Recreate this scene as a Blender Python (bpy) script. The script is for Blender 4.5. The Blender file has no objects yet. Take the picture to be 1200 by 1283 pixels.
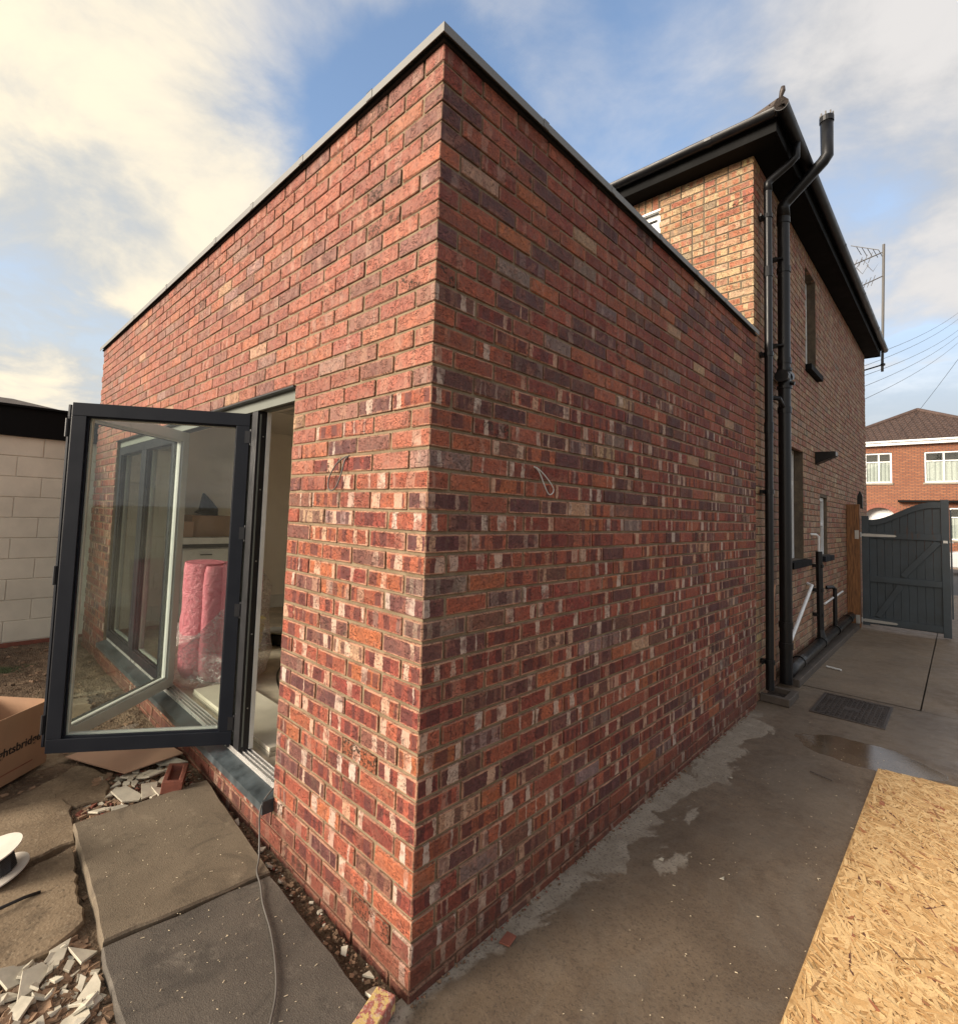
import bpy, bmesh, math, random
from mathutils import Vector, Matrix, noise
random.seed(7)
PI = math.pi
SC = bpy.context.scene
COL = SC.collection

# ------------------------------------------------------------------ camera
cam_d = bpy.data.cameras.new('camera'); cam = bpy.data.objects.new('camera', cam_d); COL.objects.link(cam)
CAM_C = Vector((1.30596784, -1.17778335, 1.60761198))
def cam_matrix(a, b, c):
    Rz = Matrix.Rotation(a, 3, 'Z'); Rx = Matrix.Rotation(b, 3, 'X'); Ry = Matrix.Rotation(c, 3, 'Y')
    return Rz @ Rx @ Ry
CM = cam_matrix(0.785379080, 0.0620843679, -0.0341007076)
rt, fw, up = CM.col[0].copy(), CM.col[1].copy(), CM.col[2].copy()
cam.matrix_world = Matrix(((rt.x, up.x, -fw.x, CAM_C.x), (rt.y, up.y, -fw.y, CAM_C.y), (rt.z, up.z, -fw.z, CAM_C.z), (0, 0, 0, 1)))
cam_d.sensor_fit = 'HORIZONTAL'; cam_d.sensor_width = 36
FPX = 634.95
cam_d.lens = FPX / 1200 * 36
cam_d.shift_x = (600 - 568.7) / 1200; cam_d.shift_y = -(641.5 - 602.8) / 1200
cam_d.clip_start = 0.05; cam_d.clip_end = 800
SC.camera = cam
SC.render.resolution_x = 957; SC.render.resolution_y = 1024
SC.view_settings.view_transform = 'Standard'; SC.view_settings.look = 'None'
SC.view_settings.gamma = 1; SC.view_settings.use_curve_mapping = False
SC.view_settings.exposure = 0.75
SC.render.engine = 'CYCLES'
SC.cycles.max_bounces = 8; SC.cycles.transparent_max_bounces = 12
SC.cycles.use_denoising = True
def cproj(p):
    v = p - CAM_C; d = v.dot(fw)
    if d < 0.05: return None
    return Vector((568.7 + FPX * v.dot(rt) / d, 602.8 - FPX * v.dot(up) / d))
def parea(pts):
    q = [cproj(p) for p in pts]
    if any(a is None for a in q): return 0
    cx = sum(a.x for a in q) / len(q); cy = sum(a.y for a in q) / len(q)
    if not (-10 < cx < 1210 and -10 < cy < 1293): return 0
    return abs(sum(q[i].x * q[(i + 1) % len(q)].y - q[(i + 1) % len(q)].x * q[i].y for i in range(len(q)))) / 2

# ------------------------------------------------------------------ node helper
class NT:
    def __init__(s, tree): s.t = tree; s.n = tree.nodes; s.l = tree.links
    def new(s, kind, **kw):
        nd = s.n.new(kind)
        for k, v in kw.items():
            if k.startswith('_'): setattr(nd, k[1:], v)
        return nd
    def link(s, a, b): s.l.new(a, b)
    def put(s, sock, v):
        if isinstance(v, bpy.types.NodeSocket): s.l.new(v, sock)
        elif v is not None: sock.default_value = v
    def math(s, op, a, b=None, c=None, clamp=False):
        n = s.n.new('ShaderNodeMath'); n.operation = op; n.use_clamp = clamp
        s.put(n.inputs[0], a)
        if b is not None: s.put(n.inputs[1], b)
        if c is not None: s.put(n.inputs[2], c)
        return n.outputs[0]
    def vmath(s, op, a, b=None):
        n = s.n.new('ShaderNodeVectorMath'); n.operation = op
        s.put(n.inputs[0], a)
        if b is not None: s.put(n.inputs[1] if op != 'SCALE' else n.inputs[3], b)
        return n.outputs[1] if op in ('DOT_PRODUCT', 'LENGTH', 'DISTANCE') else n.outputs[0]
    def mix(s, f, a, b, mode='MIX'):
        n = s.n.new('ShaderNodeMix'); n.data_type = 'RGBA'; n.blend_type = mode; n.clamp_factor = True
        s.put(n.inputs[0], f); s.put(n.inputs[6], col4(a)); s.put(n.inputs[7], col4(b))
        return n.outputs[2]
    def ramp(s, f, lo, hi, a=0.0, b=1.0, smooth=True):
        n = s.n.new('ShaderNodeMapRange'); n.interpolation_type = 'SMOOTHSTEP' if smooth else 'LINEAR'
        s.put(n.inputs[0], f); s.put(n.inputs[1], lo); s.put(n.inputs[2], hi); s.put(n.inputs[3], a); s.put(n.inputs[4], b)
        return n.outputs[0]
    def noise(s, vec, scale=5, detail=4, rough=0.55, dist=0.0, dim='3D', w=None, out=0):
        n = s.n.new('ShaderNodeTexNoise'); n.noise_dimensions = dim
        if vec is not None and dim != '1D': s.put(n.inputs['Vector'], vec)
        if w is not None: s.put(n.inputs['W'], w)
        s.put(n.inputs['Scale'], scale); s.put(n.inputs['Detail'], detail); s.put(n.inputs['Roughness'], rough); s.put(n.inputs['Distortion'], dist)
        return n.outputs[out]
    def voro(s, vec, scale=5, feature='F1', out='Distance', rnd=1.0):
        n = s.n.new('ShaderNodeTexVoronoi'); n.feature = feature
        s.put(n.inputs['Vector'], vec); s.put(n.inputs['Scale'], scale); s.put(n.inputs['Randomness'], rnd)
        return n.outputs[out]
    def sep(s, v):
        n = s.n.new('ShaderNodeSeparateXYZ'); s.put(n.inputs[0], v); return n.outputs
    def comb(s, x, y, z):
        n = s.n.new('ShaderNodeCombineXYZ'); s.put(n.inputs[0], x); s.put(n.inputs[1], y); s.put(n.inputs[2], z); return n.outputs[0]
    def bump(s, h, strength=0.5, dist=0.01, normal=None):
        n = s.n.new('ShaderNodeBump'); s.put(n.inputs['Strength'], strength); s.put(n.inputs['Distance'], dist); s.put(n.inputs['Height'], h)
        if normal is not None: s.put(n.inputs['Normal'], normal)
        return n.outputs[0]
def col4(c):
    if isinstance(c, (tuple, list)) and len(c) == 3: return (c[0], c[1], c[2], 1)
    return c
def new_mat(name):
    m = bpy.data.materials.new(name); m.use_nodes = True
    t = NT(m.node_tree); t.n.clear()
    out = t.new('ShaderNodeOutputMaterial'); b = t.new('ShaderNodeBsdfPrincipled')
    t.link(b.outputs[0], out.inputs[0])
    return m, t, b, out
def geo_pos(t): return t.new('ShaderNodeNewGeometry').outputs['Position']

# ------------------------------------------------------------------ sky and sun
SUN_EL, SUN_AZ = math.radians(18), math.radians(200)   # azimuth clockwise from +Y: low in the rear left
sun_dir = Vector((math.sin(SUN_AZ) * math.cos(SUN_EL), math.cos(SUN_AZ) * math.cos(SUN_EL), math.sin(SUN_EL)))
W = bpy.data.worlds.new('World'); SC.world = W; W.use_nodes = True
t = NT(W.node_tree); t.n.clear()
wout = t.new('ShaderNodeOutputWorld'); bg = t.new('ShaderNodeBackground'); t.link(bg.outputs[0], wout.inputs[0])
bg.inputs[1].default_value = 0.1
sky = t.new('ShaderNodeTexSky'); sky.sky_type = 'NISHITA'; sky.sun_disc = False
sky.sun_elevation = SUN_EL; sky.sun_rotation = SUN_AZ; sky.air_density = 1.0; sky.dust_density = 1.0; sky.ozone_density = 1.5
d = t.new('ShaderNodeTexCoord').outputs['Generated']
sx, sy, sz = t.sep(d)
zc = t.math('ADD', t.math('MAXIMUM', sz, 0.0), 0.22)
cu = t.comb(t.math('DIVIDE', sx, zc), t.math('DIVIDE', sy, zc), 0.0)
big = t.noise(t.vmath('ADD', cu, (3.1, 1.7, 0.0)), 0.85, 6, 0.52, 0.35)
fine = t.noise(t.vmath('ADD', cu, (8.0, 2.0, 0.0)), 2.6, 7, 0.6, 0.3)
cl = t.math('ADD', t.math('MULTIPLY', big, 0.66), t.math('MULTIPLY', fine, 0.34))
side = t.vmath('DOT_PRODUCT', d, tuple(sun_dir))             # 1 towards the sun
def blob(dv, r0, r1): return t.ramp(t.vmath('DOT_PRODUCT', d, Vector(dv).normalized()[:]), r0, r1)
gap = t.math('ADD', t.math('MULTIPLY', blob((-0.495, 0.512, 0.702), 0.88, 0.995), 0.22), t.math('MULTIPLY', blob((-0.62, 0.52, 0.58), 0.975, 0.998), 0.14))
cl = t.math('SUBTRACT', t.math('ADD', cl, t.ramp(sx, -0.6, -0.95, 0.09, 0.16)), gap)
cov = t.ramp(cl, 0.37, 0.62)
hor = t.ramp(sz, 0.12, 0.50, 1.0, 0.0)                           # cloud deck closes towards the horizon
cov = t.math('MAXIMUM', cov, t.math('MULTIPLY', hor, 0.9))
west = t.vmath('DOT_PRODUCT', d, Vector((-0.85, -0.45, 0.12)).normalized()[:])
warm = t.ramp(west, 0.05, 0.85)
shade = t.ramp(t.math('ADD', t.math('MULTIPLY', fine, 0.55), t.math('MULTIPLY', big, 0.45)), 0.40, 0.58)
cool_c = t.mix(shade, (3.1, 3.2, 3.4), (4.9, 4.75, 4.65))
warm_c = t.mix(shade, (3.8, 3.9, 3.9), (6.7, 5.9, 4.5))
cloud = t.mix(warm, cool_c, warm_c)
skyb = t.mix(1.0, sky.outputs[0], (2.0, 1.9, 1.85), 'MULTIPLY')
glow = t.math('MULTIPLY', t.math('POWER', t.math('MAXIMUM', side, 0.0), 7.0), 1.0)   # thin cloud lit from behind round the hidden sun
cloud = t.vmath('ADD', cloud, t.vmath('SCALE', (14.0, 11.5, 8.5), glow))
t.link(t.mix(cov, skyb, cloud), bg.inputs[0])
sl = bpy.data.lights.new('sun', 'SUN'); sl.energy = 4.2; sl.angle = math.radians(25); sl.color = (1.0, 0.88, 0.74)
so = bpy.data.objects.new('sun', sl); COL.objects.link(so)
so.rotation_euler = (-sun_dir).to_track_quat('-Z', 'Y').to_euler()

# ------------------------------------------------------------------ object helpers
def tag(o, label=None, cat=None, group=None, kind=None):
    if label: o['label'] = label
    if cat: o['category'] = cat
    if group: o['group'] = group
    if kind: o['kind'] = kind
    return o
def thing(name, loc, label, cat, group=None, rz=0):
    o = bpy.data.objects.new(name, None); COL.objects.link(o); o.location = loc; o.rotation_euler = (0, 0, rz)
    o.empty_display_size = 0.1
    return tag(o, label, cat, group)
class MB:
    def __init__(s): s.v = []; s.f = []; s.mi = []; s.mats = []; s.ca = []; s.cur = 0
    def mat(s, m):
        if m not in s.mats: s.mats.append(m)
        s.cur = s.mats.index(m); return s
    def poly(s, pts):
        b = len(s.v); s.v += [tuple(p) for p in pts]; s.f.append(tuple(range(b, b + len(pts)))); s.mi.append(s.cur)
    def add(s, vs, fs):
        b = len(s.v); s.v += [tuple(p) for p in vs]
        for f in fs: s.f.append(tuple(i + b for i in f)); s.mi.append(s.cur)
    def box(s, x0, x1, y0, y1, z0, z1, M=None):
        vs = [Vector(p) for p in ((x0, y0, z0), (x1, y0, z0), (x1, y1, z0), (x0, y1, z0), (x0, y0, z1), (x1, y0, z1), (x1, y1, z1), (x0, y1, z1))]
        if M is not None: vs = [M @ p for p in vs]
        s.add(vs, [(0, 3, 2, 1), (4, 5, 6, 7), (0, 1, 5, 4), (1, 2, 6, 5), (2, 3, 7, 6), (3, 0, 4, 7)]); return s
    def tube(s, pts, r, n=10, cap=True):
        pts = [Vector(p) for p in pts]; rs = r if isinstance(r, (list, tuple)) else [r] * len(pts)
        rings = []; prev = None
        for i, p in enumerate(pts):
            if i == 0: tg = pts[1] - p
            elif i == len(pts) - 1: tg = p - pts[i - 1]
            else: tg = (pts[i + 1] - p).normalized() + (p - pts[i - 1]).normalized()
            tg.normalize()
            a = Vector((0, 0, 1)) if abs(tg.z) < 0.9 else Vector((1, 0, 0))
            if prev is not None:
                a = prev
            u = tg.cross(a).normalized(); v = u.cross(tg).normalized(); prev = v
            rings.append([p + (u * math.cos(2 * PI * k / n) + v * math.sin(2 * PI * k / n)) * rs[i] for k in range(n)])
        vs = [q for rg in rings for q in rg]; fs = []
        for i in range(len(rings) - 1):
            for k in range(n):
                a, b = i * n + k, i * n + (k + 1) % n
                fs.append((a, b, b + n, a + n))
        if cap: fs.append(tuple(reversed(range(n)))); fs.append(tuple(range(len(vs) - n, len(vs))))
        s.add(vs, fs); return s
    def prism(s, poly, z0, z1):
        n = len(poly)
        vs = [(x, y, z0) for x, y in poly] + [(x, y, z1) for x, y in poly]
        fs = [tuple(reversed(range(n))), tuple(range(n, 2 * n))] + [(i, (i + 1) % n, n + (i + 1) % n, n + i) for i in range(n)]
        s.add(vs, fs); return s
    def build(s, name, m=None, parent=None, loc=None, smooth=False, bevel=0, kind=None, fixn=True):
        me = bpy.data.meshes.new(name); me.from_pydata(s.v, [], s.f)
        mats = [m] if m else s.mats
        for q in mats: me.materials.append(q)
        if not m:
            for p, i in zip(me.polygons, s.mi): p.material_index = i
        if fixn:
            bm = bmesh.new(); bm.from_mesh(me); bmesh.ops.recalc_face_normals(bm, faces=bm.faces); bm.to_mesh(me); bm.free()
        if smooth:
            for p in me.polygons: p.use_smooth = True
        o = bpy.data.objects.new(name, me); COL.objects.link(o)
        if parent: o.parent = parent
        if loc: o.location = loc
        if bevel:
            md = o.modifiers.new('b', 'BEVEL'); md.width = bevel; md.segments = 2; md.limit_method = 'ANGLE'; md.angle_limit = math.radians(40)
            if smooth is False:
                for p in me.polygons: p.use_smooth = True
                md.harden_normals = True
        if kind: o['kind'] = kind
        return o
def smooth_by_angle(o, ang=40):
    for p in o.data.polygons: p.use_smooth = True
    o.data.set_sharp_from_angle(angle=math.radians(ang)) if hasattr(o.data, 'set_sharp_from_angle') else None

# ------------------------------------------------------------------ plain materials
def simple(name, c, rough=0.6, metal=0.0, bump=0.15, bscale=60, var=0.12, spec=0.5, vscale=6, coat=0):
    m, t, b, o = new_mat(name)
    p = geo_pos(t)
    n1 = t.noise(p, vscale, 5, 0.6); n2 = t.noise(p, bscale, 5, 0.6)
    f = t.ramp(n1, 0.3, 0.7, 1 - var, 1 + var, False)
    c1 = t.vmath('SCALE', tuple(c), f)
    t.link(c1, b.inputs['Base Color'])
    b.inputs['Metallic'].default_value = metal; b.inputs['Specular IOR Level'].default_value = spec
    t.link(t.ramp(n1, 0.3, 0.7, max(rough - 0.08, 0.02), min(rough + 0.08, 1), False), b.inputs['Roughness'])
    t.link(t.bump(n2, bump, 0.004), b.inputs['Normal'])
    b.inputs['Coat Weight'].default_value = coat
    return m
M_anth = simple('anthracite_coated_metal', (0.008, 0.010, 0.015), 0.5, 0, 0.0, 200, 0.04, spec=0.2)
M_edge = simple('black_door_edge', (0.010, 0.010, 0.012), 0.45, 0, 0.05)
M_white = simple('white_inner_frame', (0.50, 0.50, 0.48), 0.35, 0, 0.02, 200, 0.04)
M_head = simple('grey_head_frame', (0.16, 0.17, 0.15), 0.65, 0, 0.03, 200, 0.05, spec=0.2)
M_bead = simple('pale_bead', (0.78, 0.77, 0.72), 0.4, 0, 0.02)
M_alu = simple('aluminium_track', (0.62, 0.60, 0.57), 0.3, 0.6, 0.05, 200)
M_cope = simple('coping_metal', (0.16, 0.16, 0.155), 0.55, 0.1, 0.03, 80, 0.05)
M_cope_shadow_roof = simple('coping_shadow_and_roof_black', (0.006, 0.006, 0.006), 0.8)  # near-black for the painted shade under the coping, also the flat roof
M_sill = simple('sill_metal', (0.040, 0.050, 0.055), 0.42, 0, 0.15, 30, 0.5, vscale=14)
M_black = simple('black_plastic', (0.006, 0.006, 0.007), 0.36, 0, 0.04, 60, 0.2, spec=0.35)
M_blackpaint = simple('black_paint_wood', (0.005, 0.005, 0.005), 0.75, 0, 0.1, 40, 0.2, spec=0.12)
M_upvc = simple('white_upvc', (0.72, 0.73, 0.72), 0.35, 0, 0.02)
M_gate = simple('grey_gate_paint', (0.040, 0.054, 0.065), 0.55, 0, 0.2, 90, 0.22)
M_steel = simple('galvanised_steel', (0.45, 0.45, 0.44), 0.35, 0.8, 0.1)
M_iron = simple('cast_iron', (0.060, 0.048, 0.042), 0.5, 0.3, 0.3, 50, 0.35)
M_plaster = simple('plaster', (0.70, 0.64, 0.56), 0.85, 0, 0.05, 20, 0.06, vscale=2)
M_ceil = simple('ceiling_plaster', (0.60, 0.56, 0.50), 0.85, 0, 0.05, 20, 0.06, vscale=2)
M_skirt = simple('skirting_paint', (0.62, 0.60, 0.56), 0.4, 0, 0.02)
M_screed = simple('dusty_floor', (0.60, 0.51, 0.39), 0.85, 0, 0.3, 60, 0.25, vscale=5)
M_tileboard = simple('pale_floor_board', (0.60, 0.55, 0.45), 0.5, 0, 0.08, 30, 0.12, vscale=4)
M_card = simple('cardboard', (0.34, 0.20, 0.115), 0.75, 0, 0.12, 60, 0.08)
M_cardin = simple('cardboard_inside', (0.42, 0.26, 0.17), 0.75, 0, 0.12, 60, 0.08)
M_ink = simple('black_ink', (0.015, 0.012, 0.010), 0.7)
M_wire = simple('grey_cable', (0.085, 0.078, 0.070), 0.5)
M_wireblk = simple('black_cable', (0.012, 0.012, 0.012), 0.45)
M_white_shard = simple('white_glazed_shard', (0.46, 0.42, 0.33), 0.45, 0, 0.15, 60, 0.18, vscale=20)
M_redclay = simple('red_clay', (0.21, 0.068, 0.042), 0.75, 0, 0.4, 90, 0.25, vscale=20)
M_conc = simple('concrete_trim', (0.22, 0.19, 0.15), 0.8, 0, 0.4, 60, 0.25, vscale=8)
M_dkerb = simple('dark_stained_concrete', (0.075, 0.058, 0.045), 0.75, 0, 0.5, 60, 0.35, vscale=9)
M_mast = simple('weathered_mast', (0.09, 0.085, 0.08), 0.6, 0.0)
M_yellow = simple('yellow_plastic', (0.45, 0.36, 0.03), 0.5)
M_reel = simple('pale_reel_card', (0.55, 0.50, 0.43), 0.6, 0, 0.1, 40, 0.1)
M_postwood_ = None

def glass_mat(name, tint=(0.93, 0.96, 0.94), ior=1.52, extra=0.0):
    m, t, b, o = new_mat(name); t.n.remove(b)
    tr = t.new('ShaderNodeBsdfTransparent'); tr.inputs[0].default_value = (*tint, 1)
    gl = t.new('ShaderNodeBsdfGlossy'); gl.inputs['Roughness'].default_value = 0.015
    lw = t.new('ShaderNodeLayerWeight'); lw.inputs[0].default_value = 0.5
    mx = t.new('ShaderNodeMixShader')
    fz = t.math('MULTIPLY', t.math('POWER', lw.outputs['Facing'], 5.0), 0.93)
    t.link(t.math('ADD', fz, 0.045 + extra, clamp=True), mx.inputs[0]); df = t.new('ShaderNodeBsdfDiffuse'); df.inputs[0].default_value = (0.6, 0.58, 0.54, 1); md = t.new('ShaderNodeMixShader'); gp_ = geo_pos(t)
    t.link(t.math('ADD', 0.002, t.ramp(t.noise(gp_, 5, 6, 0.7, 0.6), 0.5, 0.8, 0.0, 0.035)), md.inputs[0]); t.link(tr.outputs[0], md.inputs[1]); t.link(df.outputs[0], md.inputs[2])
    t.link(md.outputs[0], mx.inputs[1]); t.link(gl.outputs[0], mx.inputs[2]); t.link(mx.outputs[0], o.inputs[0])
    return m
M_glass = glass_mat('clear_glass')
def dark_glass():
    m, t, b, o = new_mat('dark_window_glass')
    b.inputs['Base Color'].default_value = (0.03, 0.035, 0.04, 1); b.inputs['Roughness'].default_value = 0.06
    return m
M_dglass = dark_glass()

# ------------------------------------------------------------------ brick materials
def brick_mat(name, per_object, light1, light2, dark, band_z, rim_c, salmon=0.0):
    """bands, kiln marks, pale rims and pits laid out in each brick's own face coordinates"""
    m, t, b, o = new_mat(name)
    if per_object:
        oi = t.new('ShaderNodeObjectInfo'); base = oi.outputs['Color']; seed = oi.outputs['Alpha']
    else:
        a = t.new('ShaderNodeAttribute'); a.attribute_name = 'bcol'; base = a.outputs['Color']; seed = a.outputs['Alpha']
    u1 = t.new('ShaderNodeUVMap', _uv_map='UVa').outputs[0]; u2 = t.new('ShaderNodeUVMap', _uv_map='UVb').outputs[0]
    ax, ay, _ = t.sep(u1); bx, by, _ = t.sep(u2)
    pos = geo_pos(t); px, py, pz = t.sep(pos)
    so = t.math('MULTIPLY', seed, 83.0)
    v3 = t.comb(ax, ay, so)
    wob = t.noise(v3, 28, 3, 0.6)
    # vertical kiln-mark bands: 1D noise along the brick
    wx = t.math('ADD', t.math('ADD', ax, t.math('MULTIPLY', t.math('SUBTRACT', wob, 0.5), 0.026)), t.math('MULTIPLY', so, 3.7))
    ny = t.math('ABSOLUTE', t.sep(t.new('ShaderNodeNewGeometry').outputs['True Normal'])[1])
    bn = t.noise(None, 14, 1.6, 0.3, 0, '1D', w=wx)
    bn2 = t.noise(None, 15, 1.0, 0.3, 0, '1D', w=t.math('ADD', wx, 531.3))
    ny = t.math('ABSOLUTE', t.sep(t.new('ShaderNodeNewGeometry').outputs['True Normal'])[1])
    pzz = t.math('ADD', t.math('ADD', pz, t.math('MULTIPLY', t.math('SUBTRACT', t.math('FRACT', t.math('MULTIPLY', seed, 29.7)), 0.5), 0.55)), t.math('MULTIPLY', t.math('GREATER_THAN', ny, 0.5), 0.375))
    bz = t.ramp(pzz, band_z - 0.16, band_z + 0.16, 1.0, 0.22)
    sd2 = t.math('FRACT', t.math('MULTIPLY', seed, 17.31)); sd3 = t.math('FRACT', t.math('MULTIPLY', seed, 41.7)); sd4 = t.math('FRACT', t.math('MULTIPLY', seed, 93.3))
    lightm = t.math('MULTIPLY', t.ramp(bn, 0.585, 0.60), t.math('MULTIPLY', bz, t.math('MULTIPLY', t.ramp(sd2, 0.15, 0.5), t.ramp(t.noise(v3, 13, 3, 0.6), 0.36, 0.52, 0.3, 1.0))))
    ed0 = t.math('MINIMUM', t.math('MINIMUM', ax, ay), t.math('MINIMUM', bx, by))
    inner = t.ramp(t.math('ADD', ed0, t.math('MULTIPLY', t.math('SUBTRACT', wob, 0.5), 0.016)), 0.006, 0.0095)
    darkm = t.math('MULTIPLY', t.math('MULTIPLY', t.ramp(bn2, 0.50, 0.52), inner), t.math('MULTIPLY', bz, t.ramp(sd4, 0.30, 0.40)))
    fn = t.noise(v3, 90, 5, 0.65); mn = t.noise(v3, 22, 4, 0.6)
    # tone
    c = t.vmath('SCALE', base, t.ramp(mn, 0.3, 0.7, 0.62, 1.38, False))
    c = t.mix(t.ramp(t.noise(v3, 11, 4, 0.7, 0.5), 0.5, 0.62, 0.0, 0.42), c, t.mix(sd3, (0.36, 0.15, 0.095), (0.12, 0.035, 0.032)))
    wall_litm = t.math('MULTIPLY', t.math('SUBTRACT', 1.0, bz), t.math('GREATER_THAN', ny, 0.5))
    c = t.mix(t.math('MULTIPLY', wall_litm, 0.42), c, (0.40, 0.20, 0.145))  # warm light on the upper garden wall painted in as pale salmon
    c = t.vmath('SCALE', c, t.ramp(fn, 0.3, 0.7, 0.72, 1.28, False))
    c = t.mix(t.math('MULTIPLY', darkm, 0.72), c, dark)
    lc = t.mix(sd3, light1, light2)
    c = t.mix(t.math('MULTIPLY', lightm, 0.85), c, lc)
    # rims
    ed = t.math('MINIMUM', t.math('MINIMUM', ax, ay), t.math('MINIMUM', bx, by))
    edn = t.math('ADD', ed, t.math('MULTIPLY', t.math('SUBTRACT', mn, 0.5), 0.010))
    rim = t.math('MULTIPLY', t.ramp(edn, 0.004, 0.0075, 1.0, 0.0), t.math('MULTIPLY', t.ramp(sd3, 0.2, 0.5, 0.25, 0.9), t.math('ADD', bz, 0.05)))
    c = t.mix(rim, c, rim_c)
    arr = t.ramp(t.math('ADD', ed, t.math('MULTIPLY', t.math('SUBTRACT', fn, 0.55), 0.012)), 0.0, 0.0022, 0.8, 0.0)
    c = t.mix(arr, c, (0.17, 0.12, 0.08))
    # salt and pits
    salt = t.math('MULTIPLY', t.ramp(t.noise(pos, 7, 6, 0.7), 0.58, 0.74), 0.14)
    c = t.mix(salt, c, (0.42, 0.30, 0.24))
    drag = t.noise(t.comb(t.math('MULTIPLY', ax, 1.0), t.math('MULTIPLY', ay, 0.12), so), 300, 3, 0.6)
    c = t.mix(t.ramp(drag, 0.52, 0.7, 0.0, 0.38), c, (0.11, 0.055, 0.04))
    pit = t.ramp(t.noise(v3, 120, 2, 0.5), 0.68, 0.74)
    rusty = t.math('MULTIPLY', t.math('MULTIPLY', t.ramp(sd2, 0.965, 0.97), t.ramp(t.noise(v3, 14, 2, 0.5), 0.48, 0.56)), t.ramp(fn, 0.5, 0.58))
    c = t.mix(t.math('MULTIPLY', pit, 0.7), c, (0.05, 0.02, 0.015))
    c = t.mix(rusty, c, (0.06, 0.035, 0.02))
    cn = t.noise(t.comb(ax, t.math('MULTIPLY', ay, 1.6), so), 30, 4, 0.65, 1.0)
    crease = t.math('MULTIPLY', t.ramp(t.math('ABSOLUTE', t.math('SUBTRACT', cn, 0.5)), 0.004, 0.018, 1.0, 0.0), t.ramp(mn, 0.42, 0.56))
    c = t.mix(t.math('MULTIPLY', crease, 0.55), c, (0.07, 0.028, 0.02))
    # mortar smears and splash-back dirt low down
    sm = t.math('MULTIPLY', t.ramp(t.noise(pos, 16, 5, 0.7), 0.55, 0.72), 0.35)
    c = t.mix(sm, c, (0.20, 0.135, 0.085))
    low = t.math('MULTIPLY', t.ramp(t.math('ADD', pz, t.math('MULTIPLY', t.noise(pos, 4, 4), 0.16)), 0.10, 0.33, 1.0, 0.0), 0.55)
    c = t.mix(low, c, (0.085, 0.038, 0.022))
    t.link(c, b.inputs['Base Color'])
    t.link(t.ramp(mn, 0.3, 0.7, 0.62, 0.9, False), b.inputs['Roughness'])
    b.inputs['Specular IOR Level'].default_value = 0.35
    h = t.math('ADD', t.math('MULTIPLY', fn, 0.5), t.math('ADD', t.math('MULTIPLY', drag, 0.5), t.math('MULTIPLY', t.math('ADD', pit, rusty), -0.9)))
    h = t.math('ADD', h, t.math('MULTIPLY', mn, 0.7)); h = t.math('ADD', h, t.math('MULTIPLY', crease, -0.7))
    h = t.math('ADD', h, t.math('MULTIPLY', lightm, 0.25))
    t.link(t.bump(h, 1.0, 0.006), b.inputs['Normal'])
    return m
def mortar_mat(name, c, c2):
    m, t, b, o = new_mat(name); p = geo_pos(t)
    n = t.noise(p, 9, 5, 0.6); n2 = t.noise(p, 260, 4, 0.7)
    cc = t.mix(t.ramp(n, 0.35, 0.65), c, c2)
    cc = t.mix(t.ramp(n2, 0.45, 0.75, 0.0, 0.35), cc, (0.34, 0.29, 0.21))
    pz = t.sep(p)[2]
    low = t.math('MULTIPLY', t.ramp(t.math('ADD', pz, t.math('MULTIPLY', t.noise(p, 4, 4), 0.16)), 0.10, 0.36, 1.0, 0.0), 0.8)
    cc = t.mix(low, cc, (0.10, 0.045, 0.026))
    t.link(cc, b.inputs['Base Color']); b.inputs['Roughness'].default_value = 0.95
    t.link(t.bump(n2, 0.8, 0.004), b.inputs['Normal'])
    return m
EXT_L1, EXT_L2, EXT_D, EXT_R = (0.52, 0.42, 0.35), (0.50, 0.29, 0.18), (0.075, 0.022, 0.022), (0.42, 0.21, 0.13)
M_brick_o = brick_mat('red_multi_brick', True, EXT_L1, EXT_L2, EXT_D, 2.28, EXT_R)
M_brick_s = brick_mat('red_multi_brick_field', False, EXT_L1, EXT_L2, EXT_D, 2.28, EXT_R)
M_hbrick_o = brick_mat('buff_house_brick', True, (0.46, 0.36, 0.20), (0.36, 0.14, 0.07), (0.34, 0.12, 0.06), 9, (0.40, 0.30, 0.18))
M_hbrick_s = brick_mat('buff_house_brick_field', False, (0.46, 0.36, 0.20), (0.36, 0.14, 0.07), (0.34, 0.12, 0.06), 9, (0.40, 0.30, 0.18))
M_mortar = mortar_mat('brown_mortar', (0.145, 0.100, 0.055), (0.225, 0.165, 0.100))
M_hmortar = mortar_mat('old_dark_mortar', (0.07, 0.052, 0.038), (0.12, 0.09, 0.06))
PAL = [((0.27, 0.072, 0.040), 34), ((0.20, 0.044, 0.029), 22), ((0.105, 0.040, 0.037), 12), ((0.15, 0.062, 0.047), 13), ((0.32, 0.095, 0.042), 10), ((0.38, 0.23, 0.14), 2), ((0.20, 0.13, 0.11), 3)]
HPAL = [((0.40, 0.27, 0.155), 38), ((0.37, 0.22, 0.125), 26), ((0.32, 0.145, 0.085), 18), ((0.30, 0.11, 0.065), 8), ((0.26, 0.19, 0.12), 7), ((0.47, 0.35, 0.20), 9)]
def pick(pal, R):
    s = R.uniform(0, sum(w for _, w in pal))
    for c, w in pal:
        s -= w
        if s <= 0: break
    k = R.uniform(0.85, 1.15)
    return (c[0] * k, c[1] * k * R.uniform(0.93, 1.07), c[2] * k * R.uniform(0.9, 1.1), R.random())

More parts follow.
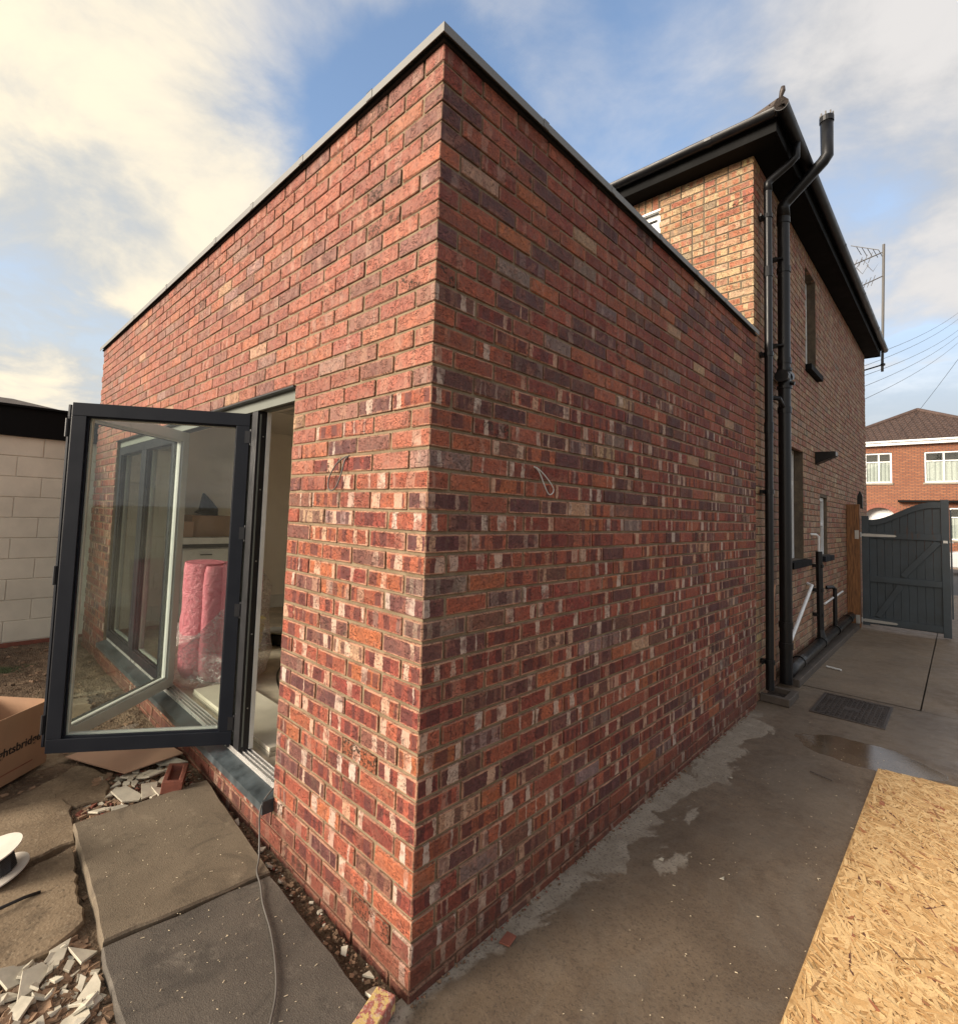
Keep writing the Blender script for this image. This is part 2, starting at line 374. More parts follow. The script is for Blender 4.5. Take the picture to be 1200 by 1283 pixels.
def cham_box(l, dpt, h, c, R):
    """chamfered brick, centred on x and z, face at y = 0, body behind it (y up to dpt)"""
    hx, hz = l / 2, h / 2
    vs = []; idx = {}
    for sx_ in (-1, 1):
        for sy_ in (0, 1):
            for sz_ in (-1, 1):
                cj = c * R.choice((0.7, 1.0, 1.0, 1.4, 2.2))
                for axn in range(3):
                    p = [sx_ * hx, sy_ * dpt, sz_ * hz]
                    for k in range(3):
                        if k != axn: p[k] -= (sx_ if k == 0 else (1 if sy_ else -1) if k == 1 else sz_) * cj * R.uniform(0.7, 1.4)
                    # axn: the axis on which this vertex stays on the face plane
                    idx[(sx_, sy_, sz_, axn)] = len(vs); vs.append(p)
    I = idx; f = []
    for s in (-1, 1):
        f.append([I[(s, 0, -1, 0)], I[(s, 1, -1, 0)], I[(s, 1, 1, 0)], I[(s, 0, 1, 0)]])
        f.append([I[(-1, 0, s, 2)], I[(1, 0, s, 2)], I[(1, 1, s, 2)], I[(-1, 1, s, 2)]])
    for s in (0, 1):
        f.append([I[(-1, s, -1, 1)], I[(1, s, -1, 1)], I[(1, s, 1, 1)], I[(-1, s, 1, 1)]])
    for a in (-1, 1):
        for q in (0, 1):
            f.append([I[(a, q, -1, 0)], I[(a, q, 1, 0)], I[(a, q, 1, 1)], I[(a, q, -1, 1)]])          # edges along z
        for q in (-1, 1):
            f.append([I[(a, 0, q, 0)], I[(a, 1, q, 0)], I[(a, 1, q, 2)], I[(a, 0, q, 2)]])            # along y
    for q in (0, 1):
        for z in (-1, 1):
            f.append([I[(-1, q, z, 1)], I[(1, q, z, 1)], I[(1, q, z, 2)], I[(-1, q, z, 2)]])          # along x
    for a in (-1, 1):
        for q in (0, 1):
            for z in (-1, 1): f.append([I[(a, q, z, 0)], I[(a, q, z, 1)], I[(a, q, z, 2)]])
    return vs, f
def brick_mesh_data(l, dpt, h, R, c=0.0028):
    vs, fs = cham_box(l, dpt, h, c, R)
    me = bpy.data.meshes.new('brick'); me.from_pydata(vs, [], fs)
    bm = bmesh.new(); bm.from_mesh(me); bmesh.ops.recalc_face_normals(bm, faces=bm.faces); bm.to_mesh(me); bm.free()
    a = me.uv_layers.new(name='UVa'); b = me.uv_layers.new(name='UVb')
    for p in me.polygons:
        n = p.normal
        for li in p.loop_indices:
            co = me.vertices[me.loops[li].vertex_index].co
            z = co.z + h / 2
            if abs(n.x) > abs(n.y) and abs(n.x) > abs(n.z): u, L, v, H = co.y, dpt, z, h
            elif abs(n.z) > 0.75: u, L, v, H = co.x + l / 2, l, co.y, dpt
            else: u, L, v, H = co.x + l / 2, l, z, h
            a.data[li].uv = (u, v); b.data[li].uv = (L - u, H - v)
    return me
RM = random.Random(3)
MESHCACHE = {}
def get_mesh(l, dpt, h, mat):
    key = (round(l, 3), round(dpt, 3), round(h, 3), mat.name)
    if key not in MESHCACHE:
        n = 10 if l > 0.2 and abs(l - 0.215) < 0.002 else (6 if abs(l - 0.1025) < 0.002 else 2)
        L = []
        for _ in range(n):
            me = brick_mesh_data(l, dpt, h, RM); me.materials.append(mat); L.append(me)
        MESHCACHE[key] = L
    return RM.choice(MESHCACHE[key])

def lay_bricks(specs, parent_of, mats, n_single, R):
    """specs: dicts with matrix, l, d, h, color, wall. Largest seen ones become objects, the rest one joined part per wall."""
    for s in specs:
        l, h = s['l'] / 2, s['h'] / 2
        s['area'] = parea([s['M'] @ Vector(q) for q in ((-l, 0, -h), (l, 0, -h), (l, 0, h), (-l, 0, h))])
        if 'M2' in s and s['M2']: s['area'] *= 1.4
    specs.sort(key=lambda s: -s['area'])
    rest = {}
    for i, s in enumerate(specs):
        if i < n_single and s['area'] > 0:
            me = get_mesh(s['l'], s['d'], s['h'], mats[0])
            o = bpy.data.objects.new('brick', me); COL.objects.link(o)
            o.parent = parent_of[s['wall']]; o.matrix_local = o.parent.matrix_world.inverted() @ s['M'] if False else s['M']
            o.color = s['color']
        else: rest.setdefault(s['wall'], []).append(s)
    for w, L in rest.items():
        V = []; F = []; UA = []; UB = []; CC = []
        for s in L:
            me = get_mesh(s['l'], s['d'], s['h'], mats[0]); Mx = s['M']; base = len(V)
            V += [tuple(Mx @ v.co) for v in me.vertices]
            la, lb = me.uv_layers['UVa'].data, me.uv_layers['UVb'].data
            for p in me.polygons:
                F.append([base + k for k in p.vertices])
                for li in p.loop_indices:
                    UA.append(tuple(la[li].uv)); UB.append(tuple(lb[li].uv)); CC.append(s['color'])
        me = bpy.data.meshes.new('brick'); me.from_pydata(V, [], F)
        a = me.uv_layers.new(name='UVa'); b = me.uv_layers.new(name='UVb'); c = me.attributes.new('bcol', 'FLOAT_COLOR', 'CORNER')
        a.data.foreach_set('uv', [q for p in UA for q in p]); b.data.foreach_set('uv', [q for p in UB for q in p])
        c.data.foreach_set('color', [q for p in CC for q in p])
        me.materials.append(mats[1])
        o = bpy.data.objects.new('brick', me); COL.objects.link(o); o.parent = parent_of[w]; o['kind'] = 'stuff'

def face_matrix(origin, tdir, ndir, u, z, R, jit=1.0):
    """brick frame: local x along the wall, local y into the wall, local z up"""
    p = Vector(origin) + Vector(tdir) * u + Vector((0, 0, z)) + Vector(ndir) * R.uniform(-0.0016, 0.0016) * jit
    x = Vector(tdir); y = -Vector(ndir); zz = Vector((0, 0, 1))
    if x.cross(y).z < 0: x = -x
    Mx = Matrix(((x.x, y.x, 0, p.x), (x.y, y.y, 0, p.y), (0, 0, 1, p.z), (0, 0, 0, 1)))
    return Mx @ Matrix.Rotation(R.uniform(-0.005, 0.005) * jit, 4, 'Y') @ Matrix.Rotation(R.uniform(-0.008, 0.008) * jit, 4, 'Z')

# ================================================================== THE SETTING
def ground_mats():
    # soil
    m, t, b, o = new_mat('garden_soil'); p = geo_pos(t)
    n = t.noise(p, 2.2, 7, 0.65); n2 = t.noise(p, 40, 6, 0.7); n3 = t.voro(p, 70)
    c = t.mix(t.ramp(n, 0.35, 0.65), (0.085, 0.052, 0.028), (0.20, 0.135, 0.080))
    c = t.mix(t.ramp(n2, 0.5, 0.75, 0, 0.7), c, (0.30, 0.22, 0.14))
    moss = t.math('MULTIPLY', t.ramp(t.noise(p, 1.7, 5, 0.6), 0.56, 0.66), t.ramp(t.sep(p)[0], -3.8, -4.8))
    c = t.mix(moss, c, (0.045, 0.065, 0.018))
    t.link(c, b.inputs['Base Color']); b.inputs['Roughness'].default_value = 0.9
    h = t.math('ADD', n2, t.math('MULTIPLY', n3, 0.6))
    t.link(t.bump(h, 1.0, 0.02), b.inputs['Normal'])
    soil = m
    # driveway concrete with wet film, dry margin by the wall and a puddle
    m, t, b, o = new_mat('wet_concrete'); p = geo_pos(t); x, y, z = t.sep(p)
    n = t.noise(p, 1.3, 7, 0.6); n2 = t.noise(p, 240, 5, 0.8); n3 = t.noise(p, 9, 6, 0.65)
    wetc = t.mix(t.ramp(n, 0.35, 0.65), (0.110, 0.077, 0.049), (0.182, 0.132, 0.086))
    wetc = t.mix(t.ramp(n3, 0.48, 0.7, 0, 0.55), wetc, (0.08, 0.05, 0.029))
    dryc = t.mix(t.ramp(n3, 0.35, 0.65), (0.27, 0.225, 0.17), (0.36, 0.31, 0.245))
    # dry margin hugging the wall base: distance from wall against a wandering edge
    edge = t.noise(t.comb(t.math('MULTIPLY', x, 1.6), y, 0.0), 2.4, 5, 0.6, 0.6)
    lim = t.math('MULTIPLY', t.ramp(y, 0.05, 1.3, 0.07, 0.30), t.ramp(edge, 0.33, 0.66, 0.0, 1.25, False))
    inn = t.math('ADD', t.math('SUBTRACT', lim, x), t.math('MULTIPLY', t.math('SUBTRACT', t.noise(p, 7, 4, 0.6), 0.5), 0.12))
    dry = t.math('MULTIPLY', t.ramp(inn, -0.01, 0.035), t.ramp(y, 3.7, 3.9, 1.0, 0.0))
    c = t.mix(t.math('MULTIPLY', dry, 0.85), wetc, dryc)
    # far part beyond the drain is drier, patchy
    far = t.math('MULTIPLY', t.ramp(y, 4.9, 5.4), t.ramp(t.noise(p, 1.1, 5, 0.6), 0.38, 0.62, 0.25, 0.95))
    c = t.mix(far, c, (0.22, 0.165, 0.11))
    c = t.mix(t.ramp(n2, 0.60, 0.72, 0.0, 0.5), c, (0.34, 0.28, 0.21)); c = t.mix(t.ramp(t.noise(p, 90, 4, 0.7), 0.53, 0.62, 0.0, 0.6), c, (0.048, 0.034, 0.024)); c = t.mix(t.ramp(t.voro(p, 210), 0.16, 0.05, 0.0, 0.55), c, (0.30, 0.25, 0.19))
    c = t.mix(t.ramp(t.noise(t.comb(x, t.math('MULTIPLY', y, 0.45), 0.0), 2.6, 6, 0.7, 0.8), 0.42, 0.62, 0.0, 0.5), c, (0.17, 0.135, 0.098))
    # puddle outline from two blended ellipses with a ragged edge
    ex = t.math('DIVIDE', t.math('SUBTRACT', x, 0.80), 0.42); ey = t.math('DIVIDE', t.math('SUBTRACT', y, 3.52), 0.26)
    e = t.math('ADD', t.math('MULTIPLY', ex, ex), t.math('MULTIPLY', ey, ey))
    e = t.math('ADD', e, t.math('MULTIPLY', t.math('SUBTRACT', t.noise(p, 5, 3, 0.5), 0.5), 1.1))
    pud = t.ramp(e, 0.9, 1.02, 1.0, 0.0)
    ex2 = t.math('DIVIDE', t.math('SUBTRACT', x, 1.35), 0.5); ey2 = t.math('DIVIDE', t.math('SUBTRACT', y, 4.35), 0.75)
    e2 = t.math('ADD', t.math('ADD', t.math('MULTIPLY', ex2, ex2), t.math('MULTIPLY', ey2, ey2)), t.math('MULTIPLY', t.math('SUBTRACT', t.noise(p, 3, 3, 0.5), 0.5), 1.0))
    pud = t.math('MAXIMUM', pud, t.ramp(e2, 0.6, 1.6, 0.45, 0.0))
    c = t.mix(t.math('MULTIPLY', pud, 0.45), c, (0.06, 0.042, 0.028))
    t.link(c, b.inputs['Base Color'])
    r = t.math('SUBTRACT', t.ramp(n3, 0.35, 0.65, 0.45, 0.70), t.math('MULTIPLY', dry, -0.25))
    r = t.math('ADD', r, t.math('MULTIPLY', far, 0.1))
    r = t.math('MULTIPLY', r, t.math('SUBTRACT', 1.0, t.math('MULTIPLY', pud, 0.86)))
    t.link(r, b.inputs['Roughness'])
    b.inputs['Specular IOR Level'].default_value = 0.5
    st = t.math('SUBTRACT', 1.0, t.math('MULTIPLY', pud, 0.97))
    h = t.math('ADD', t.math('MULTIPLY', n2, 0.5), t.math('MULTIPLY', n3, 1.5))
    bn = t.new('ShaderNodeBump'); t.put(bn.inputs['Strength'], t.math('MULTIPLY', st, 0.6)); bn.inputs['Distance'].default_value = 0.007; t.put(bn.inputs['Height'], h)
    t.link(bn.outputs[0], b.inputs['Normal'])
    conc = m
    return soil, conc
M_soil, M_drive = ground_mats()
def slab_mat(name, ca, cb, speck, sc=230):
    m, t, b, o = new_mat(name); p = geo_pos(t)
    n = t.noise(p, 3, 6, 0.6); n2 = t.noise(p, sc, 4, 0.7); v = t.voro(p, sc)
    c = t.mix(t.ramp(n, 0.3, 0.7), ca, cb)
    c = t.mix(t.ramp(n2, 0.54, 0.66, 0, 0.45), c, speck); c = t.mix(t.ramp(t.noise(p, sc * 0.6, 3, 0.6), 0.58, 0.68, 0, 0.6), c, tuple(0.4 * q for q in ca))
    c = t.mix(t.ramp(t.noise(p, 28, 3, 0.6), 0.60, 0.75, 0, 0.35), c, tuple(0.45 * q for q in ca))
    c = t.mix(t.ramp(t.noise(p, 5, 6, 0.7, 0.8), 0.50, 0.66, 0, 0.5), c, tuple(0.55 * q for q in ca)); c = t.mix(t.ramp(t.noise(t.vmath('ADD', p, (5, 5, 5)), 9, 6, 0.7), 0.56, 0.70, 0, 0.4), c, speck)
    t.link(c, b.inputs['Base Color']); b.inputs['Roughness'].default_value = 0.85
    t.link(t.bump(t.math('ADD', t.math('MULTIPLY', n2, 1.0), t.math('MULTIPLY', v, 0.6)), 0.5, 0.003), b.inputs['Normal'])
    return m
M_slabA = slab_mat('pebbled_slab_brown', (0.120, 0.092, 0.060), (0.170, 0.132, 0.088), (0.27, 0.22, 0.15))
M_slabB = slab_mat('pebbled_slab_dark', (0.066, 0.056, 0.045), (0.100, 0.084, 0.066), (0.20, 0.175, 0.14))
M_oldslab = slab_mat('old_worn_slab', (0.13, 0.090, 0.052), (0.235, 0.172, 0.105), (0.34, 0.27, 0.18), 90)
M_road = simple('asphalt', (0.06, 0.06, 0.062), 0.85, 0, 0.4, 90, 0.2)
M_pave = simple('tan_pavement', (0.26, 0.20, 0.155), 0.85, 0, 0.3, 60, 0.15)
M_ground = simple('ground_earth', (0.11, 0.09, 0.06), 0.95, 0, 0.3, 10, 0.2)

mb = MB(); mb.poly([(-200, -200, -0.12), (200, -200, -0.12), (200, 200, -0.12), (-200, 200, -0.12)]); mb.build('ground', M_ground, kind='structure')
# driveway: slab with a joint, gentle unevenness
def grid(name, x0, x1, y0, y1, nx, ny, zf, mat, kind='structure'):
    V = [(x0 + (x1 - x0) * i / nx, y0 + (y1 - y0) * j / ny, 0) for j in range(ny + 1) for i in range(nx + 1)]
    V = [(x, y, zf(x, y)) for x, y, _ in V]
    F = [(j * (nx + 1) + i, j * (nx + 1) + i + 1, (j + 1) * (nx + 1) + i + 1, (j + 1) * (nx + 1) + i) for j in range(ny) for i in range(nx)]
    me = bpy.data.meshes.new(name); me.from_pydata(V, [], F); me.materials.append(mat)
    for p in me.polygons: p.use_smooth = True
    o = bpy.data.objects.new(name, me); COL.objects.link(o)
    if kind: o['kind'] = kind
    return o
grid('driveway', -0.035, 7.0, -7.0, 5.02, 90, 150, lambda x, y: 0.003 * (noise.noise(Vector((x * 0.9, y * 0.9, 0)))) - 0.003, M_drive)
grid('driveway', -0.035, 1.02, 5.032, 16.5, 16, 120, lambda x, y: 0.003 * (noise.noise(Vector((x * 0.9, y * 0.9, 2)))) - 0.001, M_drive)
grid('driveway', 1.03, 7.0, 5.032, 16.5, 40, 120, lambda x, y: 0.003 * (noise.noise(Vector((x * 0.9, y * 0.9, 4)))) - 0.004, M_drive)
def soil_z(x, y):
    v = Vector((x, y, 0))
    return 0.000 + 0.026 * noise.noise(v * 1.7) + 0.018 * noise.noise(v * 7) + 0.012 * noise.noise(v * 19) + 0.007 * noise.noise(v * 43)
grid('garden_soil', -6.02, -0.036, -5.0, 0.02, 300, 260, soil_z, M_soil)
grid('garden_soil', -6.02, -5.60, 0.02, 6.0, 14, 160, soil_z, M_soil)
mb = MB(); mb.box(-60, 60, 16.5, 29, -0.11, -0.06); mb.build('road', M_road, kind='structure')
mb = MB(); mb.box(-60, -0.04, 14.3, 16.49, -0.115, 0.0); mb.box(7.01, 60, 14.3, 16.49, -0.115, 0.0); mb.build('pavement', M_pave, kind='structure')
mb = MB(); mb.box(-60, 60, 29.01, 33.2, -0.11, 0.03); mb.build('pavement', M_pave, kind='structure')

# ================================================================== THE BRICK EXTENSION
TOP = 3.33
EXT_L, EXT_W = 4.0, 5.65            # depth along +y, width along -x
OP0, OP1, OPZ0, OPZ1 = 1.0, 4.65, 0.255, 2.205
ext = thing('brick_extension', (0, 0, 0), 'new flat-roofed red brick house extension with grey metal coping and bifold doors', 'building')
REC = 0.007
mb = MB()   # side wall core (mortar)
mb.box(-0.25, -REC, REC, EXT_L, -0.1, TOP - 0.004)
side_wall = mb.build('side_wall', M_mortar, ext)
mb = MB()   # garden wall core round the door opening
y0, y1 = REC, 0.25
mb.box(-OP0 - REC, -0.2505, y0, y1, -0.1, TOP - 0.004)
mb.box(-EXT_W + REC, -OP1 - REC, y0, y1, -0.1, TOP - 0.004) if False else mb.box(-EXT_W + REC, -OP1 + 0.0, y0, y1, -0.1, TOP - 0.004)
mb.box(-OP1 + 0.0005, -OP0 - REC - 0.0005, y0, y1, OPZ1 + 0.004, TOP - 0.004)
mb.box(-OP1 + 0.0005, -OP0 - REC - 0.0005, y0, y1, -0.1, 0.19)
rear_wall = mb.build('rear_wall', M_mortar, ext)
mb = MB(); mb.box(-EXT_W + REC, -EXT_W + 0.25, 0.2505, EXT_L, -0.1, TOP - 0.004); mb.build('end_wall', M_mortar, ext)

R = random.Random(11)
specs = []
NR = 46
for r in range(NR):
    zt = TOP - 0.075 * r; zc_ = zt - 0.0325 - 0.002
    h = 0.065
    if zt - 0.07 < -0.1: break
    jz = R.uniform(-0.0008, 0.0008)
    even = r % 2 == 0
    low = r >= 42
    def colr():
        c = pick(PAL, R)
        if low: c = (c[0] * 0.55 + 0.09, c[1] * 0.5 + 0.018, c[2] * 0.5 + 0.012, c[3])
        return c
    # corner brick
    if even:   # stretcher face on the side wall, header on the garden wall
        Mx = face_matrix((0, 0, 0), (0, 1, 0), (1, 0, 0), 0.1075, zc_ + jz, R, 0.9)
        specs.append(dict(M=Mx, l=0.215, d=0.1025, h=h, color=colr(), wall='side'))
    else:
        Mx = face_matrix((0, 0, 0), (-1, 0, 0), (0, -1, 0), 0.1075, zc_ + jz, R, 0.9)
        specs.append(dict(M=Mx, l=0.215, d=0.1025, h=h, color=colr(), wall='side'))
    # side wall
    u = 0.225 if even else 0.1125
    wob = R.uniform(-0.002, 0.002)
    while u < EXT_L - 0.02:
        e = min(u + 0.215, EXT_L - 0.003)
        if e - u > 0.03:
            specs.append(dict(M=face_matrix((0, 0, 0), (0, 1, 0), (1, 0, 0), (u + e) / 2 + R.uniform(-0.0015, 0.0015), zc_ + jz + R.uniform(-0.001, 0.001), R), l=round(e - u, 3), d=0.05, h=h, color=colr(), wall='side'))
        u += 0.225
    # garden wall
    u = 0.1125 if even else 0.225
    zt_, zb_ = zt, zt - 0.075
    in_open = zt_ <= OPZ1 + 0.01 and zb_ >= OPZ0 - 0.08
    while u < EXT_W - 0.02:
        a, e = u, min(u + 0.215, EXT_W)
        segs = [(a, e)]
        if in_open:
            if a < OP0 and e > OP0 - 0.004: segs = [(a, OP0 - 0.002)]
            elif a >= OP0 - 0.004 and e <= OP1 + 0.004: segs = []
            elif a < OP1 and e > OP1: segs = [(OP1 + 0.002, e)]
            if a < OP0 and OP0 - e < 0.05 and OP0 - e > 0.0: segs = [(a, OP0 - 0.002)]
        for (a, e) in segs:
            if e - a < 0.035: continue
            specs.append(dict(M=face_matrix((0, 0, 0), (-1, 0, 0), (0, -1, 0), (a + e) / 2 + R.uniform(-0.0015, 0.0015), zc_ + jz + R.uniform(-0.001, 0.001), R), l=round(e - a, 3), d=0.1 if in_open and abs(e - OP0) < 0.01 else 0.05, h=h, color=colr(), wall='rear'))
        u += 0.225
lay_bricks(specs, {'side': side_wall, 'rear': rear_wall}, (M_brick_o, M_brick_s), 300, R)

# coping sections
OV = 0.034
mb = MB(); mb.box(-EXT_W - 0.012, 0.012, -0.012, EXT_L, TOP - 0.003, TOP + 0.012); mb.build('coping_shadow_board', M_cope_shadow_roof, ext)  # black board that paints in the shadow below the coping edge
mb = MB(); FILL_OP = (-3.9, -1.9, 1.3, 3.1)  # unseen roof opening, added to let daylight into the room
for a, b_, c, d_ in ((-EXT_W + 0.25, FILL_OP[0], 0.25, EXT_L), (FILL_OP[1], -0.25, 0.25, EXT_L), (FILL_OP[0] + 0.0005, FILL_OP[1] - 0.0005, 0.25, FILL_OP[2]), (FILL_OP[0] + 0.0005, FILL_OP[1] - 0.0005, FILL_OP[3], EXT_L)): mb.box(a, b_, c, d_, TOP - 0.25, TOP - 0.20)
roof_flat = mb.build('roof', M_cope_shadow_roof, ext)
mb = MB()
mb.box(FILL_OP[0] - 0.03, FILL_OP[0], FILL_OP[2], FILL_OP[3], 2.665, TOP - 0.12); mb.box(FILL_OP[1], FILL_OP[1] + 0.03, FILL_OP[2], FILL_OP[3], 2.665, TOP - 0.12); mb.box(FILL_OP[0], FILL_OP[1], FILL_OP[2] - 0.03, FILL_OP[2], 2.665, TOP - 0.12); mb.box(FILL_OP[0], FILL_OP[1], FILL_OP[3], FILL_OP[3] + 0.03, 2.665, TOP - 0.12)
mb.build('fill_opening_kerb', M_white, roof_flat); mb = MB(); mb.box(FILL_OP[0], FILL_OP[1], FILL_OP[2], FILL_OP[3], TOP - 0.13, TOP - 0.124); mb.build('fill_opening_glass', M_glass, roof_flat)  # kerb and glazing of the added opening, out of view
def coping_section(a, b, side):
    g = 0.0015; z0, z1 = TOP + 0.0125, TOP + 0.034
    mb = MB()
    if side == 'rear':
        mb.box(-b + g, -a - g, -OV, 0.30, z1 - 0.003, z1); mb.box(-b + g, -a - g, -OV, -OV + 0.003, z0 - 0.014, z1 - 0.003)
    else:
        mb.box(-0.30, OV, a + g, b - g, z1 - 0.003, z1); mb.box(OV - 0.003, OV, a + g, b - g, z0 - 0.014, z1 - 0.003)
    mb.build('coping_section', M_cope, ext)
z0, z1 = TOP + 0.0125, TOP + 0.034
mb = MB()
mb.prism([(OV, -OV), (OV, 0.60), (-0.30, 0.60), (-0.30, 0.30), (-0.42, 0.30), (-0.42, -OV)], z1 - 0.003, z1)
mb.box(OV - 0.003, OV, -OV + 0.003, 0.60, z0 - 0.014, z1 - 0.003); mb.box(-0.42, OV, -OV, -OV + 0.003, z0 - 0.014, z1 - 0.003)
mb.build('coping_section', M_cope, ext)
js = [0.42, 1.0, 1.58, 2.15, 3.2, 4.2, 5.68]
for a, b in zip(js, js[1:]): coping_section(a, b, 'rear')
js = [0.60, 1.22, 1.83, 2.44, 3.06, 3.99]
for a, b in zip(js, js[1:]): coping_section(a, b, 'side')
for s in (0.42, 1.0, 1.58, 2.15, 3.2, 4.2):
    mb = MB(); mb.box(-s - 0.02, -s + 0.02, -OV - 0.002, -OV + 0.0005, z0 - 0.012, z1 + 0.0025); mb.box(-s - 0.02, -s + 0.02, -OV - 0.002, 0.28, z1 + 0.0005, z1 + 0.0025); mb.build('joint_clip', M_cope, ext)
for s in (0.60, 1.22, 1.83, 2.44, 3.06):
    mb = MB(); mb.box(OV - 0.0005, OV + 0.002, s - 0.02, s + 0.02, z0 - 0.012, z1 + 0.0025); mb.box(-0.28, OV + 0.002, s - 0.02, s + 0.02, z1 + 0.0005, z1 + 0.0025); mb.build('joint_clip', M_cope, ext)

# window sill, tracks, head frame
mb = MB()
mb.prism([(-0.052, 0.232), (0.03, 0.252), (0.03, 0.246), (-0.046, 0.226), (-0.046, 0.196), (-0.052, 0.196)], -OP1 + 0.004, -OP0 - 0.004)
vs = [(z, x, y) for x, y, z in mb.v]; mb.v = vs
sill = mb.build('sill', M_sill, ext)
mb = MB(); mb.box(-OP0 + 0.012, -OP0 - 0.003, -0.054, 0.0, 0.19, 0.25); mb.build('sill_end_cap', M_sill, ext)
FR0, FR1 = 0.03, 0.105   # door frame depth range
mb = MB(); mb.box(-OP1 + 0.003, -OP0 - 0.003, FR0, FR1, 0.245, 0.262)
for yy in (FR0 + 0.002, FR0 + 0.024, FR0 + 0.046, FR1 - 0.006):
    mb.box(-OP1 + 0.003, -OP0 - 0.003, yy, yy + 0.004, 0.2625, 0.277)
mb.build('bottom_track', M_alu, ext, bevel=0.0008)
mb = MB(); mb.box(-OP1 + 0.003, -OP0 - 0.003, FR0, FR1, OPZ1 - 0.062, OPZ1 - 0.004); mb.build('head_frame', M_head, ext, bevel=0.002)
mb = MB(); mb.box(-OP1 + 0.003, -OP0 - 0.003, FR0 + 0.022, FR0 + 0.036, OPZ1 - 0.064, OPZ1 - 0.0625); mb.build('head_track', M_edge, ext)
mb = MB(); mb.box(-OP1, -OP0, -0.010, 0.028, OPZ1 - 0.006, OPZ1 + 0.002); mb.build('lintel', M_edge, ext)
for xa in (-OP1 + 0.003, -OP0 - 0.033):
    mb = MB(); mb.box(xa, xa + 0.03, FR0, FR1, 0.2775, OPZ1 - 0.0625); mb.build('door_jamb', M_anth, ext, bevel=0.002)

# door leaves (part) > outer frame, inner frame, bead, glass, gasket, hinge, handle (sub-parts)
def leaf(p0, p1, zb, zt, seed, label=None, ends=True):
    """p0->p1 along the leaf; outside face is on the left of travel rotated (-y,x)"""
    p0 = Vector(p0); p1 = Vector(p1); L = (p1 - p0).length; dx = (p1 - p0) / L
    nrm = Vector((-dx.y, dx.x))         # outside face direction
    Mx = Matrix(((dx.x, nrm.x, 0, p0.x), (dx.y, nrm.y, 0, p0.y), (0, 0, 1, 0), (0, 0, 0, 1)))
    w = 0.072
    def ring(mb, x0, x1, z0, z1, w, ya, yb, chamf=0.0):
        mb.box(x0, x1, ya, yb, z0, z0 + w, Mx); mb.box(x0, x1, ya, yb, z1 - w, z1, Mx)
        mb.box(x0, x0 + w, ya, yb, z0 + w, z1 - w, Mx); mb.box(x1 - w, x1, ya, yb, z0 + w, z1 - w, Mx)
    core = MB(); core.box(0.004, 0.03, -0.030, 0.030, zb + 0.002, zt - 0.002, Mx); core.box(L - 0.03, L - 0.004, -0.030, 0.030, zb + 0.002, zt - 0.002, Mx)
    core.box(0.0305, L - 0.0305, -0.030, 0.030, zb + 0.002, zb + 0.035, Mx); core.box(0.0305, L - 0.0305, -0.030, 0.030, zt - 0.035, zt - 0.002, Mx)
    lf = core.build('door_leaf', M_edge, ext)
    if label: lf['label'] = label
    a = MB(); ring(a, 0, L, zb, zt, w, 0.0305, 0.046); ring(a, w - 0.004, L - w + 0.004, zb + w - 0.004, zt - w + 0.004, 0.012, 0.016, 0.0300)
    a.build('outer_frame', M_anth, lf, bevel=0.003)
    i = MB(); ring(i, 0, L, zb, zt, w - 0.004, -0.042, -0.0305); ring(i, w - 0.010, L - w + 0.010, zb + w - 0.010, zt - w + 0.010, 0.018, -0.0300, -0.014)
    i.build('inner_frame', M_white, lf, bevel=0.002)
    bd = MB(); ring(bd, w - 0.002, L - w + 0.002, zb + w - 0.002, zt - w + 0.002, 0.009, -0.0138, -0.002); bd.build('glazing_bead', M_bead, lf)
    g = MB(); g.box(w, L - w, -0.001, 0.001, zb + w, zt - w, Mx); g.build('glass_pane', M_glass, lf)
    return lf, Mx, L
ZB, ZT = 0.285, 2.135
PA, PX, PB = (-1.61, 0.055), (-2.13, -0.70), (-2.80, 0.055)
lfA, MA, LA = leaf(PA, (PX[0] + 0.012, PX[1]), ZB, ZT, 1, 'open bifold leaf nearest the camera, dark grey outer face')
lfB, MBx, LB = leaf((PX[0] - 0.02, PX[1]), PB, ZB, ZT, 2, 'second open bifold leaf seen from its white inner face')
xs = (-2.84, -3.73, -4.615)
for a, b in zip(xs, xs[1:]): leaf((a, 0.065), (b + 0.004, 0.065), ZB, ZT, 3)
# edge hardware of leaf A: white flange, gasket, hinges, roller
mb = MB(); mb.box(-0.006, -0.0005, -0.046, -0.026, ZB, ZT, MA); mb.build('edge_flange', M_bead, lfA)
mb = MB(); mb.box(-0.004, 0.003, 0.004, 0.012, ZB + 0.01, ZT - 0.01, MA); mb.build('edge_gasket', M_head, lfA)
for z in (0.40, 1.02, 1.45, 2.0):
    mb = MB(); mb.tube([MA @ Vector((-0.008, 0.040, z - 0.045)), MA @ Vector((-0.008, 0.040, z + 0.045))], 0.008, 8); mb.box(-0.004, 0.024, 0.046, 0.049, z - 0.035, z + 0.035, MA); mb.build('hinge', M_edge, lfA)
mb = MB(); mb.box(-0.012, 0.03, -0.02, 0.02, 0.262, ZB + 0.01, MA); mb.box(-0.012, 0.03, -0.02, 0.02, ZT, OPZ1 - 0.065, MA); mb.build('roller', M_edge, lfA)
for z in (0.42, 1.2, 2.0):
    mb = MB(); mb.tube([(PX[0], PX[1] - 0.036, z - 0.05), (PX[0], PX[1] - 0.036, z + 0.05)], 0.009, 8); mb.build('hinge', M_edge, lfA)
mb = MB(); mb.box(LB - 0.030, LB + 0.01, -0.02, 0.02, 0.262, ZB + 0.01, MBx); mb.build('roller', M_edge, lfB)

